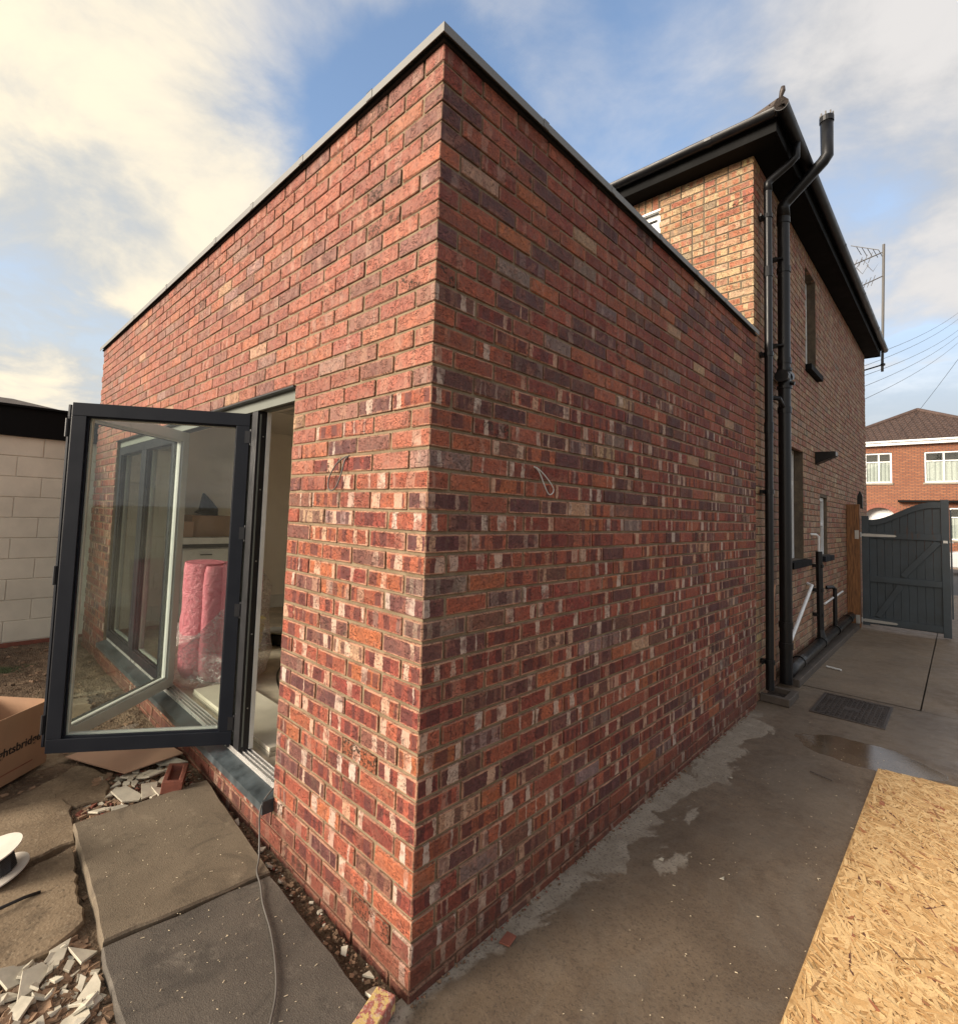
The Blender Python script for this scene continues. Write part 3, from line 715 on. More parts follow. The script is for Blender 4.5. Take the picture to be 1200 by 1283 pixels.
mb = MB(); mb.box(-1.548, -1.478, FR0, 0.086, 0.278, OPZ1 - 0.063); fp = mb.build('door_stile', M_edge, ext, bevel=0.002)
mb = MB(); mb.box(-1.552, -1.474, 0.0865, 0.110, 0.278, OPZ1 - 0.063); mb.build('inner_face', M_bead, fp, bevel=0.001)
mb = MB(); mb.box(-1.4775, -1.4745, 0.045, 0.053, 0.30, OPZ1 - 0.08); mb.build('gasket', M_head, fp)
for z in (0.5, 0.9, 1.3, 1.7, 2.0):
    mb = MB(); mb.tube([(-1.4778, 0.068, z), (-1.4755, 0.068, z)], 0.004, 8); mb.build('screw', M_steel, fp)
# interior shell
IZ = 0.23
mb = MB(); mb.box(-5.40, -0.25, 0.106, 3.85, IZ - 0.06, IZ); mb.build('interior_floor', M_screed, ext)
mb = MB()
FILL_OP = (-3.9, -1.9, 1.3, 3.1)      # same unseen opening, added so the sky brightens the room
for a, b_, c, d_ in ((-5.40, FILL_OP[0], 0.25, 3.85), (FILL_OP[1], -0.26, 0.25, 3.85), (FILL_OP[0] + 0.0005, FILL_OP[1] - 0.0005, 0.25, FILL_OP[2]), (FILL_OP[0] + 0.0005, FILL_OP[1] - 0.0005, FILL_OP[3], 3.85)): mb.box(a, b_, c, d_, 2.62, 2.66)
mb.build('interior_ceiling', M_ceil, ext)
mb = MB(); mb.box(-5.395, -5.38, 0.26, 3.85, IZ, 2.618); mb.box(-5.38, -0.265, 3.84, 3.855, IZ, 2.618); mb.box(-0.27, -0.255, 0.26, 3.84, IZ, 2.618)
mb.box(-5.38, -OP1, 0.252, 0.262, IZ, 2.618); mb.box(-OP0, -0.272, 0.252, 0.262, IZ, 2.618); mb.box(-OP1 + 0.0005, -OP0 - 0.0005, 0.252, 0.262, OPZ1, 2.618); mb.build('plaster_lining', M_plaster, ext)
mb = MB(); mb.box(-5.3795, -5.362, 0.3, 3.84, IZ, IZ + 0.17); mb.box(-5.36, -0.28, 3.82, 3.838, IZ, IZ + 0.17); mb.build('skirting_board', M_skirt, ext, bevel=0.004)
mb = MB(); mb.box(-OP1, -OP0 - 0.01, 0.106, 0.25, IZ, IZ + 0.004); mb.build('threshold', M_screed, ext)
# ================================================================== THE OLD HOUSE
HY0, HY1, HZ = 4.02, 11.9, 5.10
HX = -0.018
HW = 7.0
house = thing('brick_house', (0, 0, 0), 'old two-storey yellow and red brick house with black eaves behind the extension', 'building')
W1 = (6.30, 6.92, 3.60, 4.88); W2 = (5.30, 6.08, 1.20, 2.50); W3 = (7.09, 7.60, 1.20, 1.99)
def wall_with_holes(mb, fx, u0, u1, z0, z1, holes):
    us = sorted({u0, u1, *[h[0] for h in holes], *[h[1] for h in holes]}); 
    for a, b in zip(us, us[1:]):
        cuts = sorted([(h[2], h[3]) for h in holes if h[0] <= a + 1e-6 and h[1] >= b - 1e-6])
        z = z0
        for c0, c1 in cuts: fx(a, b, z, c0); z = c1
        fx(a, b, z, z1)
mb = MB()
wall_with_holes(mb, lambda a, b, c, d: mb.box(HX - 0.25, HX - REC, a, b, c, d), HY0 + REC, HY1, -0.1, HZ, [W1, W2, W3])
house_side = mb.build('side_wall', M_hmortar, house)
RWN = (0.905, 1.95, 3.80, 4.925)   # rear window in -x
mb = MB()
wall_with_holes(mb, lambda a, b, c, d: mb.box(-b, -a, HY0 + REC, HY0 + 0.25, c, d), 0.27, HW, -0.1, HZ, [RWN])
house_rear = mb.build('rear_wall', M_hmortar, house)
mb = MB(); mb.box(-HW, HX - 0.25, HY1 - 0.25, HY1, -0.1, HZ); mb.box(-HW, -HW + 0.25, HY0 + 0.25, HY1 - 0.25, -0.1, HZ); mb.build('front_wall', M_hmortar, house)
R = random.Random(5)
hs = []
def hits(a, b, c, d, holes):
    for h in holes:
        if a < h[1] - 1e-4 and b > h[0] + 1e-4 and c < h[3] - 0.02 and d > h[2] + 0.02: return h
    return None
nrows = int(HZ / 0.075) + 2
for r in range(nrows):
    zt = HZ - 0.075 * r; zc_ = zt - 0.0375; even = r % 2 == 0
    if zt < -0.02: break
    # corner
    hs.append(dict(M=face_matrix((HX, HY0, 0), (0, 1, 0), (1, 0, 0), 0.1075, zc_, R, 0.8) if even else face_matrix((HX, HY0, 0), (-1, 0, 0), (0, -1, 0), 0.1075, zc_, R, 0.3), l=0.215, d=0.1025, h=0.065, color=pick(HPAL, R), wall='side'))
    u = 0.225 if even else 0.1125
    k = 0
    while u < HY1 - HY0 - 0.02:        # Flemish-ish mix of headers and stretchers
        l = 0.1025 if (R.random() < 0.33) else 0.215
        e = min(u + l, HY1 - HY0)
        h = hits(HY0 + u, HY0 + e, zt - 0.07, zt, [W1, W2, W3])
        segs = [(u, e)]
        if h:
            segs = []
            if HY0 + u < h[0] - 0.03: segs.append((u, h[0] - HY0 - 0.001))
            if HY0 + e > h[1] + 0.03: segs.append((h[1] - HY0 + 0.001, e))
        for a, b in segs:
            c = pick(HPAL, R); g = 0.72   # flank bricks slightly darker and pinker
            c = (c[0] * g * 1.12 + 0.035, c[1] * g * 1.05 + 0.035, c[2] * g * 1.15 + 0.035, c[3])
            hs.append(dict(M=face_matrix((HX, HY0, 0), (0, 1, 0), (1, 0, 0), (a + b) / 2, zc_, R, 1.0), l=round(b - a, 3), d=0.04, h=0.065, color=c, wall='side'))
        u += l + 0.01
    if zt > 3.1:
        u = 0.1125 if even else 0.225
        while u < 2.6:
            l = 0.1025 if (R.random() < 0.33) else 0.215
            e = u + l
            hh = (RWN[0], RWN[1], RWN[2], HZ + 0.5)   # soldier course above the window
            h = hits(u, e, zt - 0.07, zt, [hh]); segs = [(u, e)]
            if h:
                segs = []
                if u < h[0] - 0.03: segs.append((u, h[0] - 0.002))
                if e > h[1] + 0.03: segs.append((h[1] + 0.002, e))
            for a, b in segs:
                hs.append(dict(M=face_matrix((HX, HY0, 0), (-1, 0, 0), (0, -1, 0), (a + b) / 2, zc_, R, 1.0), l=round(b - a, 3), d=0.05, h=0.065, color=pick(HPAL, R), wall='rear'))
            u += l + 0.01
k = 0
u = RWN[0] + 0.035
while u < RWN[1]:
    Mx = face_matrix((HX, HY0, 0), (-1, 0, 0), (0, -1, 0), u, (RWN[3] + HZ) / 2, R, 1.0) @ Matrix.Rotation(PI / 2, 4, 'Y')
    hs.append(dict(M=Mx, l=0.172, d=0.05, h=0.065, color=pick(HPAL, R), wall='rear')); u += 0.075
lay_bricks(hs, {'side': house_side, 'rear': house_rear}, (M_hbrick_o, M_hbrick_s), 300, R)

def frame_window(parent, M, w, h, fw_=0.055, mull=(), trans=(), mat=M_upvc, glass=M_dglass, name='window'):
    """M maps local (x right, y into the wall, z up) from the lower left corner of the opening"""
    mb = MB(); D = 0.06
    mb.box(0, w, 0, D, 0, fw_, M); mb.box(0, w, 0, D, h - fw_, h, M); mb.box(0, fw_, 0, D, fw_, h - fw_, M); mb.box(w - fw_, w, 0, D, fw_, h - fw_, M)
    for m_ in mull: mb.box(m_ - 0.03, m_ + 0.03, 0.002, D - 0.002, fw_, h - fw_, M)
    o = mb.build(name, mat, parent, bevel=0.003)
    cuts = [0, *mull, w]
    for a, b in zip(cuts, cuts[1:]):
        for q in trans:
            mt = MB(); mt.box(a + 0.035, b - 0.035, 0.004, D - 0.004, q - 0.022, q + 0.022, M); mt.build('transom', mat, o)
        mg = MB(); mg.box(a + 0.02, b - 0.02, 0.028, 0.034, 0.02, h - 0.02, M); mg.build('pane', glass, o)
    return o
def side_M(y, z, rec): return Matrix(((0, -1, 0, HX - rec), (1, 0, 0, y), (0, 0, 1, z), (0, 0, 0, 1)))
for (w, mu, tr) in ((W1, (), (0.9,)), (W2, (), (0.9,)), (W3, (), (0.42,))):
    rec = 0.10 if w is not W3 else 0.045
    fo = frame_window(house, side_M(w[0] + 0.002, w[2] + 0.002, rec), w[1] - w[0] - 0.004, w[3] - w[2] - 0.004, 0.05, mu, tr)
    mb = MB(); mb.box(HX - 0.10, HX + 0.065, w[0] - 0.06, w[1] + 0.08, w[2] - 0.075, w[2] - 0.001); mb.build('sill', M_blackpaint if w is not W3 else M_anth, fo, bevel=0.004)
Mr = Matrix(((-1, 0, 0, -RWN[0] - 0.002), (0, 1, 0, HY0 + 0.06), (0, 0, 1, RWN[2] + 0.002), (0, 0, 0, 1)))
frame_window(house, Mr, RWN[1] - RWN[0] - 0.004, RWN[3] - RWN[2] - 0.004, 0.055, (0.52,), (0.80,))
mb = MB(); mb.box(-RWN[1], -RWN[0], HY0 - 0.002, HY0 + 0.05, RWN[3] - 0.001, RWN[3] + 0.012); mb.build('lintel', M_steel, house)

# eaves
FD = 0.22; SZ = HZ
mb = MB(); mb.box(-HW - FD, FD - 0.02, HY0 - FD + 0.02, HY0 + 0.05, SZ + 0.001, SZ + 0.02); mb.box(HX - 0.05, FD - 0.02, HY0 + 0.0501, HY1 + FD - 0.02, SZ + 0.001, SZ + 0.02)
mb.build('soffit', M_blackpaint, house)
mb = MB(); mb.box(-HW - FD, FD, HY0 - FD, HY0 - FD + 0.02, SZ - 0.012, SZ + 0.15); mb.box(FD - 0.02, FD, HY0 - FD + 0.0201, HY1 + FD - 0.02, SZ - 0.012, SZ + 0.15); mb.box(-HW - FD, FD, HY1 + FD - 0.0199, HY1 + FD, SZ - 0.012, SZ + 0.15)
mb.build('fascia', M_blackpaint, house, bevel=0.003)
def gutter(p0, p1, out):
    p0, p1, out = Vector(p0), Vector(p1), Vector(out); d = (p1 - p0).normalized(); r = 0.056
    mb = MB(); n = 9
    ring = []
    for rr in (r, r - 0.005):
        for k in range(n + 1):
            a = PI * k / n; ring.append(out * (-math.cos(a) * rr) + Vector((0, 0, -math.sin(a) * rr)))
    o_, i_ = ring[:n + 1], ring[n + 1:]; loop = o_ + i_[::-1]; m = len(loop)
    vs = [p0 + q for q in loop] + [p1 + q for q in loop]
    fs = [(k, (k + 1) % m, m + (k + 1) % m, m + k) for k in range(m)] + [tuple(range(m)), tuple(reversed(range(m, 2 * m)))]
    mb.add(vs, fs); g = mb.build('gutter', M_black, house); smooth_by_angle(g)
    L = (p1 - p0).length; k = 1.2
    while k < L:
        c = p0 + d * k; mc = MB()
        pts = [c + out * (-math.cos(PI * q / 8) * (r + 0.004)) + Vector((0, 0, -math.sin(PI * q / 8) * (r + 0.004))) for q in range(9)]
        vs = [p - d * 0.03 for p in pts] + [p + d * 0.03 for p in pts]; fs = [(q, q + 1, q + 10, q + 9) for q in range(8)]
        mc.add(vs, fs); mc.build('gutter_clip', M_black, g); k += 1.9
    return g
GZ = SZ + 0.135
gutter((FD + 0.06, HY0 - FD - 0.11, GZ), (FD + 0.06, HY1 + FD + 0.1, GZ), (1, 0, 0))
gutter((-HW - FD, HY0 - FD - 0.06, GZ), (FD + 0.005, HY0 - FD - 0.06, GZ), (0, -1, 0))
# hipped roof: planes plus tile rows near the eaves that show
EZ = SZ + 0.165; PIT = math.tan(math.radians(28)); ex = FD + 0.05
Bx0, Bx1, By0, By1 = -HW - ex, ex, HY0 - ex, HY1 + ex
half = (Bx1 - Bx0) / 2; rz = EZ + half * PIT; cx_ = (Bx0 + Bx1) / 2
r0, r1 = Vector((cx_, By0 + half, rz)), Vector((cx_, max(By1 - half, By0 + half + 0.2), rz))
def roof_tile_mat(name, c1, c2):
    m, t, b, o = new_mat(name); p = geo_pos(t)
    n = t.noise(p, 6, 6, 0.65); n2 = t.noise(p, 60, 5, 0.65)
    c = t.mix(t.ramp(n, 0.35, 0.65), c1, c2); c = t.mix(t.ramp(n2, 0.6, 0.72, 0, 0.8), c, (0.16, 0.16, 0.09))
    t.link(c, b.inputs['Base Color']); b.inputs['Roughness'].default_value = 0.85; t.link(t.bump(n2, 0.6, 0.01), b.inputs['Normal'])
    return m
M_rtile = roof_tile_mat('weathered_roof_tile', (0.05, 0.038, 0.032), (0.09, 0.068, 0.055))
c00, c10, c11, c01 = Vector((Bx0, By0, EZ)), Vector((Bx1, By0, EZ)), Vector((Bx1, By1, EZ)), Vector((Bx0, By1, EZ))
mb = MB(); mb.poly([c00, c10, r0]); mb.poly([c10, c11, r1, r0]); mb.poly([c11, c01, r1]); mb.poly([c01, c00, r0, r1]); mb.poly([c00, c01, c11, c10])
roof = mb.build('roof', M_rtile, house)
R = random.Random(9)
def tile_rows(parent, origin, along, slope_dir, L, rows, hipA, hipB, mat, tw=0.165, gauge=0.10, th=0.012, single=True, kind=None):
    along, slope_dir = Vector(along), Vector(slope_dir); nrm = along.cross(slope_dir).normalized()
    if nrm.z < 0: nrm = -nrm
    if not single: mbb = MB()
    for r in range(rows):
        horiz = math.hypot(slope_dir.x, slope_dir.y) * r * gauge
        a, b = (horiz if hipA else 0), L - (horiz if hipB else 0)
        u = a + (tw / 2 if r % 2 else 0)
        while u < b:
            e = min(u + tw - 0.004, b)
            o0 = Vector(origin) + slope_dir * (r * gauge - 0.02) + nrm * (th * 0.2)
            lift = th + R.uniform(0, 0.004)
            p = [o0 + along * u, o0 + along * e, o0 + along * e + slope_dir * (gauge + 0.03), o0 + along * u + slope_dir * (gauge + 0.03)]
            t_ = [p[0] + nrm * lift, p[1] + nrm * lift, p[2] + nrm * 0.004, p[3] + nrm * 0.004]
            vs = p + t_; fs = [(0, 1, 5, 4), (4, 5, 6, 7), (1, 2, 6, 5), (3, 0, 4, 7), (0, 3, 2, 1)]
            if single:
                m1 = MB(); m1.add(vs, fs); m1.build('roof_tile', mat, parent)
            else: mbb.add(vs, fs)
            u += tw
    if not single: mbb.build('roof_tile', mat, parent, kind=kind)
sl_side = Vector((-1, 0, PIT)).normalized(); sl_rear = Vector((0, 1, PIT)).normalized()
tile_rows(roof, (Bx1, By0 + 0.0, EZ), (0, 1, 0), sl_side, 8.3, 1, True, False, M_rtile)
tile_rows(roof, (Bx1, By0, EZ), (-1, 0, 0), sl_rear, 2.4, 2, True, False, M_rtile)
tile_rows(roof, (Bx1, By0, EZ), (0, 1, 0), sl_side, 8.3, 14, True, False, M_rtile, single=False, kind='stuff')
tile_rows(roof, (Bx1, By0, EZ), (-1, 0, 0), sl_rear, 7.0, 14, True, True, M_rtile, single=False, kind='stuff')
hipd = (r0 - c10); hl = hipd.length; hipd.normalize()
for k in range(9):
    p = c10 + hipd * (0.02 + 0.30 * k) + Vector((0, 0, 0.02)); q = p + hipd * 0.32
    mb = MB(); mb.tube([p, q], [0.055, 0.045], 10); o = mb.build('hip_tile', M_rtile, roof); smooth_by_angle(o)
mb = MB(); b0 = c10 + Vector((-0.02, 0.02, 0.03)); mb.tube([b0, b0 + Vector((0.01, -0.01, 0.05)), b0 + Vector((0.03, -0.03, 0.09)), b0 + Vector((0.035, -0.035, 0.125))], [0.010, 0.014, 0.024, 0.016], 8); mb.build('hip_iron', M_iron, roof, smooth=True)
for (a, b) in ((c10, r0), (c11, r1), (c00, r0), (r0, r1)):
    mb = MB(); mb.tube([a, b], 0.07, 8); mb.build('ridge', M_rtile, roof)

# pipes on the flank
PX_ = 0.055
mb = MB(); mb.tube([(PX_, 4.21, 0.10), (PX_, 4.21, 4.83)], 0.034, 14); dp = mb.build('downpipe', M_black, house); smooth_by_angle(dp)
mb = MB(); mb.tube([(PX_, 4.21, 4.80), (PX_, 4.21, 4.88), (PX_ + 0.03, 4.215, 4.91), (PX_ + 0.17, 4.24, 5.01), (FD + 0.06, 4.25, 5.06), (FD + 0.06, 4.25, 5.20)], [0.038, 0.036, 0.034, 0.034, 0.034, 0.036], 14); o = mb.build('swan_neck', M_black, dp, smooth=True)
for z in (0.35, 1.9, 3.2, 4.55):
    mb = MB(); mb.tube([(PX_, 4.21, z - 0.02), (PX_, 4.21, z + 0.02)], 0.041, 14); mb.box(HX, PX_ - 0.02, 4.185, 4.235, z - 0.018, z + 0.018); mb.box(PX_ - 0.05, PX_ - 0.035, 4.13, 4.29, z - 0.014, z + 0.014); mb.build('bracket', M_black, dp)
for z in (2.5, 4.0):
    mb = MB(); mb.tube([(PX_, 4.21, z - 0.05), (PX_, 4.21, z + 0.05)], 0.039, 14); mb.build('pipe_socket', M_black, dp)
SX, SY = 0.075, 4.72
mb = MB(); mb.tube([(SX, SY, 0.06), (SX, SY, 4.80)], 0.055, 18); sp = mb.build('soil_pipe', M_black, house); smooth_by_angle(sp)
mb = MB(); mb.tube([(SX, SY, 4.76), (SX, SY, 4.88), (SX + 0.03, SY + 0.0, 4.92), (SX + 0.335, SY + 0.02, 5.21), (SX + 0.37, SY + 0.02, 5.26), (SX + 0.37, SY + 0.02, 5.62)], [0.060, 0.057, 0.055, 0.055, 0.055, 0.055], 18); o = mb.build('vent_offset', M_black, sp, smooth=True)
VX, VY = SX + 0.37, SY + 0.02
mb = MB(); mb.tube([(VX, VY, 5.60), (VX, VY, 5.655)], 0.061, 18); mb.tube([(VX, VY, 5.656), (VX, VY, 5.662)], 0.035, 12); mb.build('vent_cap', M_black, sp)
for k in range(8):
    a = 2 * PI * k / 8; mb = MB(); mb.box(VX + 0.052 * math.cos(a) - 0.006, VX + 0.052 * math.cos(a) + 0.006, VY + 0.052 * math.sin(a) - 0.006, VY + 0.052 * math.sin(a) + 0.006, 5.656, 5.69); mb.build('vent_finger', M_mast, sp)
for z in (0.42, 0.62, 2.75, 3.25, 4.2, 4.72):
    mb = MB(); mb.tube([(SX, SY, z - 0.03), (SX, SY, z + 0.03)], 0.062, 18); mb.build('pipe_collar', M_black, sp)
for z in (3.4, 4.3):
    mb = MB(); mb.box(HX, SX - 0.04, SY - 0.10, SY - 0.06, z - 0.02, z + 0.02); mb.tube([(SX - 0.05, SY - 0.09, z), (SX + 0.01, SY - 0.07, z)], 0.012, 8); mb.build('bracket', M_black, sp)
mb = MB(); mb.tube([(HX, SY + 0.28, 3.12), (SX, SY + 0.12, 3.10), (SX, SY - 0.01, 3.05)], 0.054, 14); mb.tube([(SX, SY - 0.12, 3.08), (SX, SY - 0.05, 3.08)], 0.062, 14); mb.tube([(SX, SY + 0.05, 3.09), (SX, SY + 0.14, 3.12)], 0.064, 14); mb.tube([(SX + 0.05, SY, 3.02), (SX + 0.09, SY, 3.01)], 0.02, 8); mb.build('branch_pipe', M_black, sp, smooth=False)
mb = MB(); mb.tube([(HX, SY - 0.2, 2.86), (SX - 0.01, SY - 0.16, 2.84), (SX, SY - 0.02, 2.76)], 0.023, 10); mb.build('waste_branch', M_black, sp)
for k, z in enumerate((2.98, 3.16)):
    mb = MB(); mb.tube([(SX, SY, z - 0.014), (SX, SY, z + 0.014)], 0.066, 18); mb.build('pipe_collar', M_black, sp)
# ground drain pipe, waste pipes
mb = MB(); mb.tube([(0.075, 4.76, 0.14), (0.07, 5.1, 0.15), (0.06, 9.0, 0.20)], 0.058, 14); gp = mb.build('drain_pipe', M_black, house, smooth=True)
for y in (5.3, 6.5, 7.5, 8.6):
    mb = MB(); mb.tube([(0.067, y, 0.152 + (y - 5) * 0.012), (0.067, y + 0.12, 0.153 + (y - 5) * 0.012)], 0.066, 14); mb.build('pipe_collar', M_black, gp)
mb = MB(); mb.box(HX - 0.01, 0.15, 4.9, 9.15, -0.01, 0.07); mb.build('plinth_kerb', M_dkerb, house, bevel=0.01)
mb = MB(); mb.tube([(0.07, 6.55, 0.22), (0.06, 6.55, 0.32), (0.05, 6.55, 1.28)], [0.05, 0.036, 0.036], 10); wp = mb.build('waste_stack', M_black, house)
for z in (0.5, 0.8, 1.1):
    mb = MB(); mb.box(HX, 0.09, 6.52, 6.60, z - 0.02, z + 0.02); mb.build('bracket', M_black, wp)
mb = MB(); mb.tube([(0.05, 6.55, 1.2), (0.05, 6.55, 1.46), (0.03, 6.50, 1.49), (HX, 6.44, 1.49)], 0.013, 8); mb.build('waste_outlet', M_upvc, wp)
mb = MB(); mb.tube([(0.06, 7.58, 0.24), (0.06, 7.58, 0.73), (0.04, 7.54, 0.76), (HX, 7.4, 0.76)], 0.026, 10); mb.build('waste_pipe', M_black, house)
mb = MB(); mb.tube([(0.05, 6.9, 0.60), (0.05, 7.5, 0.62)], 0.012, 8); mb.tube([(0.05, 7.7, 0.62), (0.05, 8.3, 0.64)], 0.012, 8); mb.build('copper_overflow', M_upvc, house)
mb = MB(); mb.tube([(HX, 6.22, 0.90), (0.04, 6.17, 0.885), (0.05, 5.05, 0.42), (0.045, 4.75, 0.28)], 0.018, 10); mb.build('white_waste_pipe', M_upvc, house)
mb = MB(); mb.tube([(0.04, 4.42, 0.14), (0.03, 4.45, 0.9), (0.03, 4.50, 1.02)], 0.011, 8); mb.build('copper_pipe', simple('old_copper', (0.30, 0.16, 0.09), 0.45, 0.6), house)
# floodlight
mb = MB(); mb.add([(HX, 6.78, 2.40), (HX, 6.95, 2.40), (HX, 6.95, 2.56), (HX, 6.78, 2.56), (0.20, 6.78, 2.50), (0.20, 6.95, 2.50), (0.20, 6.95, 2.555), (0.20, 6.78, 2.555)], [(0, 1, 2, 3), (4, 5, 6, 7), (0, 1, 5, 4), (1, 2, 6, 5), (2, 3, 7, 6), (3, 0, 4, 7)])
mb.build('wall_light', M_black, house, bevel=0.004)

# gully
gl_ = thing('drain_gully', (0.10, 4.36, 0), 'square brick drain gully under the black downpipes', 'drain')
mb = MB(); x0, x1, y0, y1 = -0.115, 0.115, -0.20, 0.17
mb.box(x0, x1, y0, y0 + 0.055, 0.0, 0.065); gl1 = mb.build('kerb', M_dkerb, gl_, bevel=0.006)
for bx in ((x0, x1, y1 - 0.055, y1), (x1 - 0.055, x1, y0 + 0.0555, y1 - 0.0555)):
    mb = MB(); mb.box(bx[0], bx[1], bx[2], bx[3], 0, 0.063); mb.build('kerb', M_dkerb, gl_, bevel=0.006)
mb = MB(); mb.box(x0 + 0.01, x1 - 0.056, y0 + 0.056, y1 - 0.056, 0.003, 0.012); mb.build('grate_base', M_black, gl_)
for k in range(6):
    mb = MB(); mb.box(x0 + 0.015, x1 - 0.06, y0 + 0.065 + k * 0.035, y0 + 0.08 + k * 0.035, 0.014, 0.026); mb.build('grate_bar', M_iron, gl_)

# manhole cover
mh = thing('manhole_cover', (0.60, 4.56, 0), 'rusty patterned iron drain cover set in the wet concrete', 'manhole cover')
mb = MB(); w, h = 0.25, 0.35
for bx in ((-w, w, -h, -h + 0.022), (-w, w, h - 0.022, h), (-w, -w + 0.022, -h + 0.0225, h - 0.0225), (w - 0.022, w, -h + 0.0225, h - 0.0225)):
    mb.box(bx[0], bx[1], bx[2], bx[3], -0.004, 0.008)
mb.build('frame', M_iron, mh, bevel=0.002)
mb = MB(); mb.box(-w + 0.026, w - 0.026, -h + 0.026, h - 0.026, -0.004, 0.003); lid = mb.build('lid', M_iron, mh)
mb = MB()
for i in range(13):
    for j in range(19):
        x = -w + 0.045 + i * 0.0342; y = -h + 0.045 + j * 0.0342
        if (i in (1, 11) and j in (1, 17)) or (5 <= i <= 7 and 8 <= j <= 10): continue
        Mz = Matrix.Translation((x, y, 0)) @ Matrix.Rotation(PI / 4 if (i + j) % 2 else -PI / 4, 4, 'Z')
        mb.box(-0.013, 0.013, -0.0055, 0.0055, 0.0025, 0.0075, Mz)
mb.build('raised_stud', M_iron, lid, kind='stuff')

# ================================================================== GATE
GY = 9.3
_t = NT(M_gate.node_tree); _b = [n for n in _t.n if n.type == 'BSDF_PRINCIPLED'][0]; _c = _b.inputs['Base Color'].links[0].from_socket; _p = geo_pos(_t); _s = _t.sep(_p)
_st = _t.noise(_t.comb(_t.math('MULTIPLY', _s[0], 9.0), _t.math('MULTIPLY', _s[2], 1.3), 0.0), 2.2, 4, 0.6)
_m = _t.math('MULTIPLY', _t.ramp(_st, 0.60, 0.68), _t.ramp(_t.math('ABSOLUTE', _t.math('SUBTRACT', _s[2], 1.42)), 0.32, 0.05))
_t.link(_t.mix(_t.math('MULTIPLY', _m, 0.75), _c, (0.085, 0.032, 0.016)), _b.inputs['Base Color'])
gate = thing('garden_gate', (0.16, GY, 0), 'grey painted wooden side gate with swept top and steel strap hinges', 'gate')
def topz(x):     # world x
    s = min(max((x - 0.27) / 0.75, 0), 1); s = s * s * (3 - 2 * s); return 1.70 + 0.29 * s
def G(mb, name, par=gate, m=M_gate, bev=0.004):
    mb.v = [(x - 0.16, y - GY, z) for x, y, z in mb.v]; return mb.build(name, m, par, bevel=bev)
nb = 9; x0, x1 = 0.265, 1.10; bw = (x1 - x0) / nb
for k in range(nb):
    a, b = x0 + k * bw + 0.0003, x0 + (k + 1) * bw - 0.0003
    mb = MB(); mb.add([(a, GY + 0.02, 0.07), (b, GY + 0.02, 0.07), (b, GY + 0.02, topz(b) - 0.02), (a, GY + 0.02, topz(a) - 0.02), (a, GY + 0.04, 0.07), (b, GY + 0.04, 0.07), (b, GY + 0.04, topz(b) - 0.02), (a, GY + 0.04, topz(a) - 0.02)], [(0, 1, 2, 3), (7, 6, 5, 4), (0, 4, 5, 1), (1, 5, 6, 2), (2, 6, 7, 3), (3, 7, 4, 0)])
    G(mb, 'board', bev=0.006)
mb = MB(); mb.box(0.175, 0.264, GY - 0.02, GY + 0.045, 0.05, 1.78); G(mb, 'stile')
mb = MB(); mb.box(1.101, 1.19, GY - 0.02, GY + 0.045, 0.02, 2.045); G(mb, 'stile')
for z in (0.085, 0.74, 1.43):
    mb = MB(); mb.box(0.2645, 1.1005, GY - 0.016, GY + 0.0195, z, z + 0.095); G(mb, 'rail')
mb = MB(); n = 16
for k in range(n):
    a, b = 0.2645 + (1.1005 - 0.2645) * k / n, 0.2645 + (1.1005 - 0.2645) * (k + 1) / n
    za, zb_ = topz(a), topz(b)
    mb.add([(a, GY - 0.016, za - 0.07), (b, GY - 0.016, zb_ - 0.07), (b, GY - 0.016, zb_ + 0.02), (a, GY - 0.016, za + 0.02), (a, GY + 0.045, za - 0.07), (b, GY + 0.045, zb_ - 0.07), (b, GY + 0.045, zb_ + 0.02), (a, GY + 0.045, za + 0.02)], [(0, 1, 2, 3), (7, 6, 5, 4), (3, 2, 6, 7), (0, 4, 5, 1)])
G(mb, 'top_rail', bev=0)
def brace(xa, za, xb, zb_):
    d = Vector((xb - xa, 0, zb_ - za)); L = d.length; ang = math.atan2(d.z, d.x)
    Mx = Matrix.Translation((xa, GY, za)) @ Matrix.Rotation(-ang, 4, 'Y')
    mb = MB(); mb.box(0, L, -0.010, 0.0195, -0.04, 0.04, Mx); G(mb, 'brace')
brace(0.66, 0.86, 1.06, 1.40); brace(0.36, 0.20, 0.64, 0.72)
for z in (0.125, 1.475):
    mb = MB(); mb.add([(0.20, GY - 0.026, z - 0.024), (0.58, GY - 0.026, z - 0.016), (0.60, GY - 0.026, z), (0.58, GY - 0.026, z + 0.016), (0.20, GY - 0.026, z + 0.024), (0.20, GY - 0.0165, z - 0.024), (0.58, GY - 0.0165, z - 0.016), (0.60, GY - 0.0165, z), (0.58, GY - 0.0165, z + 0.016), (0.20, GY - 0.0165, z + 0.024)], [(0, 1, 2, 3, 4), (9, 8, 7, 6, 5), (0, 5, 6, 1), (1, 6, 7, 2), (2, 7, 8, 3), (3, 8, 9, 4), (4, 9, 5, 0)])
    hg = G(mb, 'hinge', m=M_steel, bev=0)
    mb = MB(); mb.tube([(0.165, GY - 0.035, z - 0.04), (0.165, GY - 0.035, z + 0.04)], 0.012, 8); mb.box(0.155, 0.21, GY - 0.035, GY - 0.027, z - 0.02, z + 0.02); mb.v = [(x - 0.16, y - GY, zz) for x, y, zz in mb.v]; mb.build('hinge_pin', M_steel, hg)
mb = MB(); mb.box(1.12, 1.17, GY - 0.035, GY - 0.021, 1.40, 1.44); mb.box(1.19, 1.23, GY - 0.01, GY + 0.01, 1.405, 1.425); G(mb, 'latch', m=M_steel, bev=0.002)
mb = MB(); mb.box(1.195, 1.215, GY - 0.01, GY + 0.03, 0.30, 1.9); G(mb, 'edge_strip', bev=0.002)
